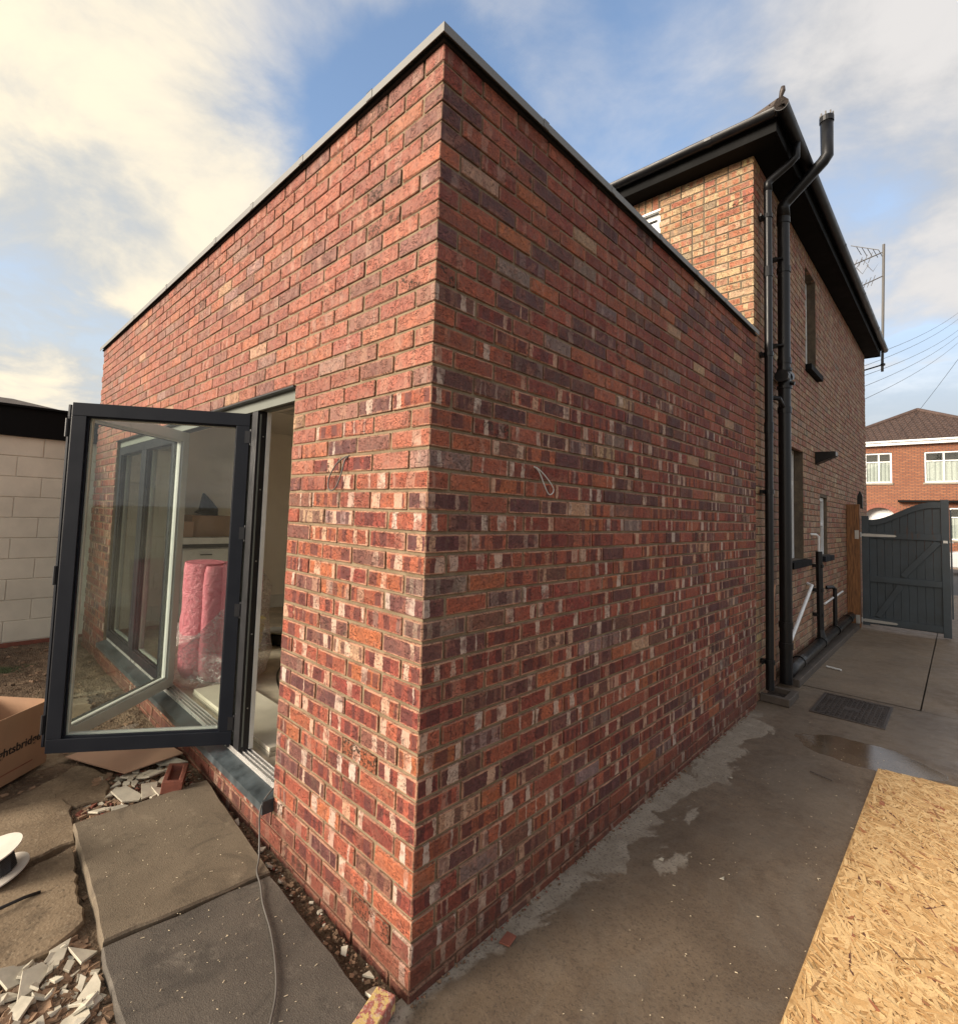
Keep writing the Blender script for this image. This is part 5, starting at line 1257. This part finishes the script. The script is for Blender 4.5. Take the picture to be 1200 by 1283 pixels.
# a few larger bits on the drive
def chip(pts, z, h, mat, label, cat='debris'):
    mb = MB(); c = (sum(p[0] for p in pts) / len(pts), sum(p[1] for p in pts) / len(pts)); mb.prism([(x - c[0], y - c[1]) for x, y in pts], 0, h); o = mb.build('debris_piece', mat, bevel=0.0008); o.location = (c[0], c[1], z); return tag(o, label, cat)
chip([(0.05, 0.40), (0.088, 0.415), (0.078, 0.47), (0.04, 0.462)], 0.001, 0.006, M_redclay, 'flat red brick flake lying on the drive near the wall')
chip([(0.262, 1.32), (0.282, 1.325), (0.279, 1.345), (0.266, 1.343)][::1], 0.001, 0.002, M_white_shard, 'tiny white chip on the drive between wall and board')
chip([(0.505, 1.40), (0.523, 1.405), (0.516, 1.43)], 0.001, 0.002, M_white_shard, 'tiny white triangular chip closer to the chipboard sheet')
chip([(0.245, 2.42), (0.262, 2.42), (0.258, 2.44), (0.248, 2.436)], 0.001, 0.002, M_white_shard, 'tiny white chip halfway along the drive')
mb = MB(); mb.tube([(0.20, 6.0, 0.012), (0.34, 5.95, 0.012)], 0.010, 8); tag(mb.build('pipe_offcut', M_upvc), 'short white pipe offcut on the drive beyond the drain', 'pipe offcut')
mb = MB(); mb.tube([(0.58, 2.92, 0.004), (0.70, 2.88, 0.004)], 0.0035, 6); tag(mb.build('twig', M_iron), 'thin dark stick on the wet drive by the puddle', 'stick')

# loose bricks
def frog_brick(name, loc, rz, label, mat, rx=0.0):
    L_, Wd, Hh = 0.215, 0.1025, 0.065; t_ = thing(name, loc, label, 'brick', None, rz); t_.rotation_euler = (rx, 0, rz)
    mb = MB(); x, y = L_ / 2, Wd / 2; fx, fy = x - 0.022, y - 0.022
    o_ = [(-x, -y), (x, -y), (x, y), (-x, y)]; i_ = [(-fx, -fy), (fx, -fy), (fx, fy), (-fx, fy)]; d_ = [(-fx + .012, -fy + .008), (fx - .012, -fy + .008), (fx - .012, fy - .008), (-fx + .012, fy - .008)]
    V = [(a, b_, 0) for a, b_ in o_] + [(a, b_, Hh) for a, b_ in o_] + [(a, b_, Hh) for a, b_ in i_] + [(a, b_, Hh - 0.03) for a, b_ in d_]
    F = [(3, 2, 1, 0)] + [(k, (k + 1) % 4, 4 + (k + 1) % 4, 4 + k) for k in range(4)] + [(4 + k, 4 + (k + 1) % 4, 8 + (k + 1) % 4, 8 + k) for k in range(4)] + [(8 + k, 8 + (k + 1) % 4, 12 + (k + 1) % 4, 12 + k) for k in range(4)] + [(12, 13, 14, 15)]
    mb.add(V, F); mb.build('body', mat, t_, bevel=0.003)
    return t_
frog_brick('loose_brick', (-1.845, -0.165, 0.035), math.radians(155), 'loose red brick with open frog lying on the rubble under the doors', M_redclay, 0.12)
M_pbrick, t, b, o_ = new_mat('painted_brick_end'); p = geo_pos(t); n1 = t.noise(p, 30, 4, 0.6); n2 = t.noise(p, 90, 4, 0.6)
c = t.mix(t.ramp(n1, 0.48, 0.52), (0.50, 0.36, 0.13), (0.30, 0.10, 0.075)); c = t.mix(t.ramp(n2, 0.5, 0.6, 0, 0.7), c, (0.46, 0.30, 0.24)); t.link(c, b.inputs['Base Color']); b.inputs['Roughness'].default_value = 0.85; t.link(t.bump(n2, 0.6, 0.004), b.inputs['Normal'])
lb_ = thing('loose_brick', (-0.005, -0.16, 0.0), 'loose brick with yellow paint lying against the foot of the brick corner', 'brick', None, math.radians(-70))
mb = MB(); mb.box(-0.1075, 0.1075, -0.036, 0.036, 0.004, 0.055); mb.build('body', M_pbrick, lb_, bevel=0.005)

# OSB board
R = random.Random(13)
osb = thing('chipboard_sheet', (0, 0, 0), 'golden strand board sheet lying flat on the wet drive', 'board')
oc = [(0.872, 0.60), (0.889, 3.292), (2.09, 3.53), (2.09, 0.60)]
oc = [(0.864, 0.35), (0.889, 3.292), (2.085, 3.535), (2.06, 0.59)]
mb = MB(); mb.prism(oc, 0.004, 0.016); 
m, t, b, o_ = new_mat('strand_board_base'); p = geo_pos(t); n1 = t.noise(p, 30, 5, 0.6); t.link(t.mix(t.ramp(n1, 0.4, 0.6), (0.42, 0.24, 0.09), (0.60, 0.38, 0.16)), b.inputs['Base Color']); b.inputs['Roughness'].default_value = 0.7
board = mb.build('board', m, osb)
m, t, b, o_ = new_mat('wood_strand'); a = t.new('ShaderNodeAttribute'); a.attribute_name = 'scol'; p = geo_pos(t)
n1 = t.noise(p, 220, 4, 0.6); n3 = t.noise(p, 6, 3, 0.6)
c = t.vmath('SCALE', a.outputs['Color'], t.ramp(n1, 0.3, 0.7, 0.82, 1.15, False)); t.link(t.mix(t.ramp(n3, 0.55, 0.7, 0, 0.12), c, (0.5, 0.28, 0.12)), b.inputs['Base Color']); b.inputs['Roughness'].default_value = 0.6; b.inputs['Specular IOR Level'].default_value = 0.35
t.link(t.bump(n1, 0.3, 0.001), b.inputs['Normal']); M_strand = m
V, F, CS = [], [], []
def inside(x, y):
    n_ = 4
    for i in range(n_):
        (ax, ay), (bx, by) = oc[i], oc[(i + 1) % n_]
        if (bx - ax) * (y - ay) - (by - ay) * (x - ax) > -0.0: return False
    return True
cnt = 0
while cnt < 15000:
    x, y = R.uniform(0.86, 2.09), R.uniform(0.36, 3.53)
    ang = R.gauss(math.radians(125), 0.65) if R.random() < 0.7 else R.uniform(0, PI)
    L_ = R.uniform(0.04, 0.15) * (0.6 if R.random() < 0.4 else 1.0); w = R.uniform(0.0014, 0.0075); 
    if R.random() < 0.12: w = R.uniform(0.009, 0.016); L_ = R.uniform(0.03, 0.08)
    ca, sa = math.cos(ang), math.sin(ang); z = 0.0166 + 0.0030 * cnt / 15000
    pts = []
    for (u_, v_) in ((-L_ / 2, R.uniform(-w * 0.5, 0) ), (-L_ / 2 + R.uniform(0.002, 0.012), -w), (L_ / 2 - R.uniform(0.002, 0.012), -w * R.uniform(0.5, 1)), (L_ / 2, R.uniform(0, w * 0.5)), (L_ / 2 - 0.008, w * R.uniform(0.5, 1)), (-L_ / 2 + 0.004, w)):
        pts.append((x + u_ * ca - v_ * sa, y + u_ * sa + v_ * ca))
    if not all(inside(*q) for q in pts): 
        if not inside(x, y) or R.random() < 0.98: 
            cnt += 1 if R.random() < 0.3 else 0; continue
        cnt += 1; continue
    k = len(V); tl = R.uniform(-0.0005, 0.0005); V += [(a_, b__, z + (tl if q2 < 3 else -tl) + 0.0003) for q2, (a_, b__) in enumerate(pts)]; F.append(tuple(range(k, k + 6)))
    r_ = R.random(); q_ = R.random() ** 0.8
    lo, hi = (0.55, 0.310, 0.115), (0.82, 0.560, 0.265)
    cc = tuple(lo[k_] + (hi[k_] - lo[k_]) * q_ for k_ in range(3))
    if r_ > 0.94: cc = (R.uniform(0.28, 0.42), R.uniform(0.13, 0.19), 0.065)
    if r_ > 0.985: cc = (0.14, 0.060, 0.035)
    CS += [(*cc, 1)] * 6; cnt += 1
me = bpy.data.meshes.new('wood_strand'); me.from_pydata(V, [], F); ca_ = me.attributes.new('scol', 'FLOAT_COLOR', 'CORNER'); ca_.data.foreach_set('color', [q for p_ in CS for q in p_]); me.materials.append(M_strand)
o = bpy.data.objects.new('wood_strand', me); COL.objects.link(o); o.parent = osb; o['kind'] = 'stuff'

# cardboard box with print
bx = thing('cardboard_box', (-2.63, -0.64, 0.0), 'open brown cardboard box with black lettering at the left edge', 'box')
bx.rotation_euler = (0, 0, math.atan2(-0.217, 0.195))
bl, bw_, bh = 0.62, 0.40, 0.375     # local x runs from the right corner to the left along the printed face; local -y goes... away
def wallp(mb, x0, x1, y0, y1): mb.box(x0, x1, y0, y1, 0.006, bh)
for nm, r_ in (('front_panel', (0, bl, -0.004, 0)), ('back_panel', (0, bl, -bw_, -bw_ + 0.004)), ('side_panel', (0, 0.004, -bw_ + 0.0045, -0.0045)), ('side_panel', (bl - 0.004, bl, -bw_ + 0.0045, -0.0045))):
    mb = MB(); wallp(mb, *r_); mb.build(nm, M_card, bx)
mb = MB(); mb.box(0.004, bl - 0.004, -bw_ + 0.004, -0.004, 0.006, 0.012); mb.build('bottom_panel', M_cardin, bx)
def text(body, size, Mx, mat, parent, ext_=0.0004, bold=0.0):
    cu_ = bpy.data.curves.new('lettering', 'FONT'); cu_.body = body; cu_.size = size; cu_.extrude = ext_; cu_.offset = bold; cu_.align_x = 'RIGHT'; cu_.resolution_u = 3
    tmp = bpy.data.objects.new('lettering_curve', cu_); COL.objects.link(tmp)
    dg = bpy.context.evaluated_depsgraph_get(); me = bpy.data.meshes.new_from_object(tmp.evaluated_get(dg)); bpy.data.objects.remove(tmp); bpy.data.curves.remove(cu_)
    me.materials.clear(); me.materials.append(mat); o = bpy.data.objects.new('lettering', me); COL.objects.link(o); o.parent = parent; o.matrix_local = Mx
    return o
# face normal is local +y; text reads left to right seen from +y, i.e. along local -x
Mt = Matrix(((-1, 0, 0, 0.055), (0, 0, 1, 0.0012), (0, 1, 0, 0.165), (0, 0, 0, 1)))
text('knightsbridge', 0.064, Mt, M_ink, bx, bold=0.0014)
mb = MB(); mb.box(0.10, 0.55, 0.0004, 0.0012, 0.062, 0.068); mb.build('print_line', M_redclay, bx)
bx.location.z = 0.018

# flattened cardboard under the doors
mb = MB(); mb.prism([(-2.62, -0.55), (-2.13, -0.34), (-2.16, -0.02), (-2.75, -0.10)], 0.0, 0.006); mb.v = [(x + 2.4, y + 0.25, z) for x, y, z in mb.v]; o = mb.build('cardboard_sheet', M_cardin); o.location = (-2.4, -0.25, 0.034); o.rotation_euler = (0.02, -0.03, 0)
tag(o, 'flattened piece of brown cardboard on the soil below the door leaf', 'cardboard')
# cable reel
reel = thing('cable_reel', (-1.565, -0.925, 0.035), 'small cable reel with pale card discs and black cable at the left edge', 'cable reel')
reel.rotation_euler = (math.radians(14), math.radians(-8), 0.3)
for z, r_ in ((0.0, 0.115), (0.095, 0.112)):
    n = 40; mb = MB(); hole = 0.028
    V = [(rr * math.cos(2 * PI * k / n), rr * math.sin(2 * PI * k / n), z + h_) for h_ in (0, 0.005) for rr in (r_, hole) for k in range(n)]
    F = []
    for k in range(n):
        j = (k + 1) % n; F += [(k, j, n + j, n + k), (2 * n + k, 2 * n + j, 3 * n + j, 3 * n + k), (k, j, 2 * n + j, 2 * n + k), (n + k, n + j, 3 * n + j, 3 * n + k)]
    mb.add(V, F); mb.build('reel_disc', M_reel, reel)
mb = MB(); mb.tube([(0, 0, 0.006), (0, 0, 0.094)], 0.04, 20); mb.build('core', M_reel, reel)
mb = MB(); pts = [((0.062 + 0.012 * math.sin(k * 0.9)) * math.cos(k * 0.45), (0.062 + 0.012 * math.sin(k * 0.9)) * math.sin(k * 0.45), 0.014 + 0.074 * (k / 150)) for k in range(150)]; mb.tube(pts, 0.0055, 6); mb.build('wound_cable', M_wireblk, reel)
mb = MB(); mb.tube([(-1.30, -1.02, 0.04), (-1.31, -0.93, 0.045), (-1.335, -0.85, 0.036), (-1.34, -0.80, 0.03)], 0.006, 6); tag(mb.build('cable_offcut', M_wireblk, smooth=True), 'short end of black cable on the soil in front of the reel', 'cable')

# grey cable from the sill over the slab
def smoothpts(P, n=10):
    P = [Vector(p_) for p_ in P]; out = []
    for i in range(len(P) - 1):
        p0, p1, p2, p3 = P[max(i - 1, 0)], P[i], P[i + 1], P[min(i + 2, len(P) - 1)]
        for k in range(n):
            t_ = k / n; out.append(0.5 * ((2 * p1) + (-p0 + p2) * t_ + (2 * p0 - 5 * p1 + 4 * p2 - p3) * t_ * t_ + (-p0 + 3 * p1 - 3 * p2 + p3) * t_ ** 3))
    out.append(P[-1]); return out
mb = MB(); mb.tube(smoothpts([(-1.03, 0.30, 0.24), (-1.03, 0.10, 0.285), (-1.025, 0.02, 0.275), (-1.01, -0.035, 0.245), (-0.985, -0.066, 0.215), (-0.96, -0.075, 0.14), (-0.90, -0.10, 0.07), (-0.84, -0.135, 0.056), (-0.76, -0.155, 0.052), (-0.66, -0.19, 0.050), (-0.52, -0.225, 0.050), (-0.39, -0.27, 0.050), (-0.28, -0.32, 0.050), (-0.19, -0.384, 0.050), (-0.08, -0.47, 0.050), (0.02, -0.58, 0.02)]), 0.0038, 8); tag(mb.build('grey_cable', M_wire, smooth=True), 'thin grey cable hanging over the sill and across the dark slab', 'cable')
# wire loops for outside lights
for wall, P, lb in (('r', [(-0.500, 0.004, 1.828), (-0.515, -0.012, 1.822), (-0.560, -0.020, 1.795), (-0.600, -0.024, 1.745), (-0.605, -0.026, 1.700), (-0.580, -0.026, 1.683), (-0.545, -0.024, 1.700), (-0.520, -0.020, 1.750), (-0.508, -0.012, 1.810), (-0.500, 0.004, 1.832)], 'loop of grey cable poking out of the garden side brickwork'),
                    ('s', [(-0.004, 0.615, 1.818), (0.012, 0.625, 1.812), (0.022, 0.665, 1.785), (0.028, 0.705, 1.750), (0.028, 0.728, 1.725), (0.028, 0.715, 1.705), (0.026, 0.690, 1.705), (0.022, 0.662, 1.745), (0.014, 0.632, 1.800), (-0.004, 0.615, 1.822)], 'loop of white cable poking out of the shaded side wall')):
    mb = MB(); mb.tube(smoothpts(P, 6), 0.0030 if wall == 'r' else 0.0024, 8); tag(mb.build('cable_loop', M_wire if wall == 'r' else M_white, smooth=True), lb, 'cable')

# ================================================================== INSIDE
# pink rolls in clear plastic
pk = thing('wrapped_pink_bundle', (-2.97, 0.47, IZ), 'bundle of pink rolls wrapped in crinkled clear plastic just inside the doors', 'bundle')
m, t, b, o_ = new_mat('pink_film'); p = geo_pos(t); n1 = t.noise(p, 9, 5, 0.6, 1.2); n2 = t.noise(p, 40, 5, 0.7, 1.0)
t.link(t.mix(t.ramp(n1, 0.3, 0.7), (0.60, 0.14, 0.19), (0.68, 0.22, 0.27)), b.inputs['Base Color']); b.inputs['Roughness'].default_value = 0.45; t.link(t.bump(t.math('ADD', n1, t.math('MULTIPLY', n2, 0.5)), 0.9, 0.03), b.inputs['Normal']); M_pink = m
m, t, b, o_ = new_mat('crinkled_plastic'); t.n.remove(b); p = geo_pos(t)
n1 = t.noise(p, 14, 6, 0.65, 1.8); n2 = t.noise(p, 50, 4, 0.6, 1.0); bp = t.bump(t.math('ADD', n1, t.math('MULTIPLY', n2, 0.4)), 1.0, 0.05)
tr = t.new('ShaderNodeBsdfTransparent'); gl = t.new('ShaderNodeBsdfGlossy'); gl.inputs['Roughness'].default_value = 0.22; t.link(bp, gl.inputs['Normal']); df = t.new('ShaderNodeBsdfDiffuse'); df.inputs[0].default_value = (0.72, 0.62, 0.62, 1)
m1 = t.new('ShaderNodeMixShader'); m1.inputs[0].default_value = 0.5; t.link(gl.outputs[0], m1.inputs[1]); t.link(df.outputs[0], m1.inputs[2])
m2 = t.new('ShaderNodeMixShader'); t.link(t.math('ADD', 0.20, t.math('MULTIPLY', t.ramp(t.math('ABSOLUTE', t.math('SUBTRACT', n1, 0.5)), 0.0, 0.045, 1.0, 0.0), 0.5)), m2.inputs[0]); t.link(tr.outputs[0], m2.inputs[1]); t.link(m1.outputs[0], m2.inputs[2]); t.link(m2.outputs[0], o_.inputs[0]); M_film = m
R = random.Random(2)
def lumpy(pts, rads, amp, seed, n=22):
    mb = MB(); mb.tube(pts, rads, n); out = []
    for x, y, z in mb.v:
        v = Vector((x, y, z)); d_ = noise.noise(v * 6 + Vector((seed, 0, 0))) * amp + noise.noise(v * 17 + Vector((0, seed, 0))) * amp * 0.4; c = Vector((pts[0][0], pts[0][1], z)); w = (v - c); w.z = 0
        out.append(tuple(v + w.normalized() * d_ if w.length > 1e-4 else v))
    mb.v = out; return mb
pk.scale = (0.84, 0.84, 1.0)
rolls = [((-0.12, -0.14), 0.180, 0.90, 0.03), ((0.10, -0.02), 0.185, 0.88, -0.02), ((0.28, 0.06), 0.175, 0.91, 0.04), ((-0.02, 0.18), 0.185, 0.89, 0.0), ((-0.26, 0.0), 0.175, 0.82, -0.05)]
for (x, y), r_, h, ln in rolls:
    pts = [(x + ln * q / 16, y, 0.01 + h * q / 16) for q in range(17)]
    mb = lumpy(pts, [r_ * (0.82 if q == 0 else 0.95 if q == 16 else 1) for q in range(17)], 0.012, x * 9); o = mb.build('pink_roll', M_pink, pk); smooth_by_angle(o, 60)
pts = [(0.02, 0.0, 0.004 + 0.99 * q / 22) for q in range(23)]
mb = MB(); n = 48; V = []
for q in range(23):
    f = q / 22; z = 0.004 + 0.97 * f
    for k in range(n):
        a = 2 * PI * k / n; rx, ry = 0.45, 0.42
        flare = 1 + 0.10 * math.exp(-((f - 0.25) / 0.18) ** 2)
        rr = 1 + 0.09 * noise.noise(Vector((math.cos(a) * 2.2, math.sin(a) * 2.2, f * 2.4))) + 0.05 * noise.noise(Vector((math.cos(a) * 6, math.sin(a) * 6, f * 5)))
        rr *= flare * (0.8 if q == 0 else 1)
        z *= 0.97; V.append((0.02 + rx * rr * math.cos(a), 0.0 + ry * rr * math.sin(a), z + 0.03 * noise.noise(Vector((a, 0, 3)))))
F = [(q * n + k, q * n + (k + 1) % n, (q + 1) * n + (k + 1) % n, (q + 1) * n + k) for q in range(22) for k in range(n)] + [tuple(range(22 * n, 23 * n))]
mb.add(V, F); mb.build('plastic_wrap', M_film, pk, smooth=True)
# base cabinet
M_cab = simple('white_cabinet', (0.68, 0.67, 0.65), 0.3, 0, 0.01)
cb = thing('kitchen_cabinet', (-5.36, 0.96, IZ), 'white base cabinet against the far inner wall behind the pink bundle', 'cabinet')
mb = MB(); mb.box(0, 0.56, -0.25, 0.25, 0.0, 0.88); mb.build('carcass', M_cab, cb)
mb = MB(); mb.box(0, 0.62, -0.27, 0.27, 0.885, 0.925); mb.build('worktop', M_edge, cb)
mb = MB(); mb.box(0.0, 0.64, -0.28, 0.28, 0.93, 1.0); mb.build('upstand', M_cab, cb)
for k in range(1):
    for (z0_, z1_) in ((0.10, 0.60), (0.61, 0.87)):
        mb = MB(); mb.box(0.561, 0.58, -0.245, 0.245, z0_, z1_); dr = mb.build('drawer_front', M_cab, cb, bevel=0.003); mb = MB(); mb.box(0.5805, 0.60, -0.06, 0.06, z1_ - 0.07, z1_ - 0.06); mb.build('handle', M_edge, dr)
for (y, x, w, d_, h, lb, rz_) in ((1.02, -5.05, 0.44, 0.34, 0.24, 'brown cardboard carton on the white cabinet', 0.1), (0.78, -4.93, 0.13, 0.2, 0.17, 'small tan carton beside the larger one on the cabinet', -0.2)):
    bb = thing('carton', (x, y, IZ + 1.0), lb, 'box', None, rz_); mb = MB(); mb.box(-d_ / 2, d_ / 2, -w / 2, w / 2, 0.0, h); mb.build('body', M_card if h > 0.2 else M_cardin, bb, bevel=0.003); mb = MB(); mb.box(-d_ / 2 - 0.002, d_ / 2 + 0.002, -w / 2 - 0.002, w / 2 + 0.002, h + 0.0005, h + 0.004); mb.build('lid', M_cardin, bb)
bg_ = thing('black_bag', (-5.1, 1.05, IZ + 1.245), 'dark pointed bag on top of the carton indoors', 'bag'); mb = MB(); mb.tube([(0, 0, 0), (0, 0.02, 0.08), (0.0, -0.03, 0.20), (0, -0.05, 0.26)], [0.14, 0.11, 0.045, 0.012], 7); mb.build('body', M_blackpaint, bg_, smooth=True)
# packs of boards left inside the door
pl_ = thing('board_stack', (-2.03, 0.40, IZ), 'pale boards lying flat on the floor inside the threshold', 'boards')
for k in range(2):
    mb = MB(); mb.box(-0.62 + 0.02 * k, 0.60, -0.16, 0.16, 0.002 + 0.028 * k, 0.026 + 0.028 * k); mb.build('board', M_tileboard, pl_, bevel=0.002)
pl_.rotation_euler = (0, 0, math.radians(0)); pl_.location = (-2.0, 0.33, IZ)
# black floor machine, yellow tub, indoor cable
vc = thing('black_floor_tool', (-3.55, 1.32, IZ), 'low black power tool with upright handle on the dusty floor', 'power tool', None, 0.5)
mb = MB(); mb.box(-0.22, 0.22, -0.14, 0.14, 0.01, 0.12); mb.build('base', M_black, vc, bevel=0.02); mb = MB(); mb.tube([(0.05, 0.05, 0.12), (0.12, 0.12, 0.62)], 0.02, 8); mb.tube([(0.05, 0.19, 0.62), (0.19, 0.05, 0.62)], 0.016, 8); mb.build('handle', M_black, vc)
mb = MB(); mb.box(-0.20, 0.20, -0.12, 0.12, 0.121, 0.128); mb.build('top_plate', M_steel, vc)
yt = thing('yellow_tub', (-3.55, 0.98, IZ), 'yellow plastic tub behind the door leaf', 'tub'); mb = MB(); mb.tube([(0, 0, 0), (0, 0, 0.28)], [0.10, 0.13], 16); mb.build('body', M_yellow, yt); mb = MB(); mb.tube([(0, 0, 0.281), (0, 0, 0.295)], 0.137, 16); mb.build('lid', M_yellow, yt)
mb = MB(); mb.tube(smoothpts([(-3.4, 1.28, 0.26), (-3.1, 1.15, 0.238), (-2.7, 0.85, 0.236), (-2.25, 0.66, 0.236), (-1.95, 0.56, 0.236), (-1.7, 0.55, 0.236), (-1.4, 0.62, 0.236)]), 0.007, 6); tag(mb.build('floor_cable', M_wireblk, smooth=True), 'black cable snaking over the dusty floor indoors', 'cable')
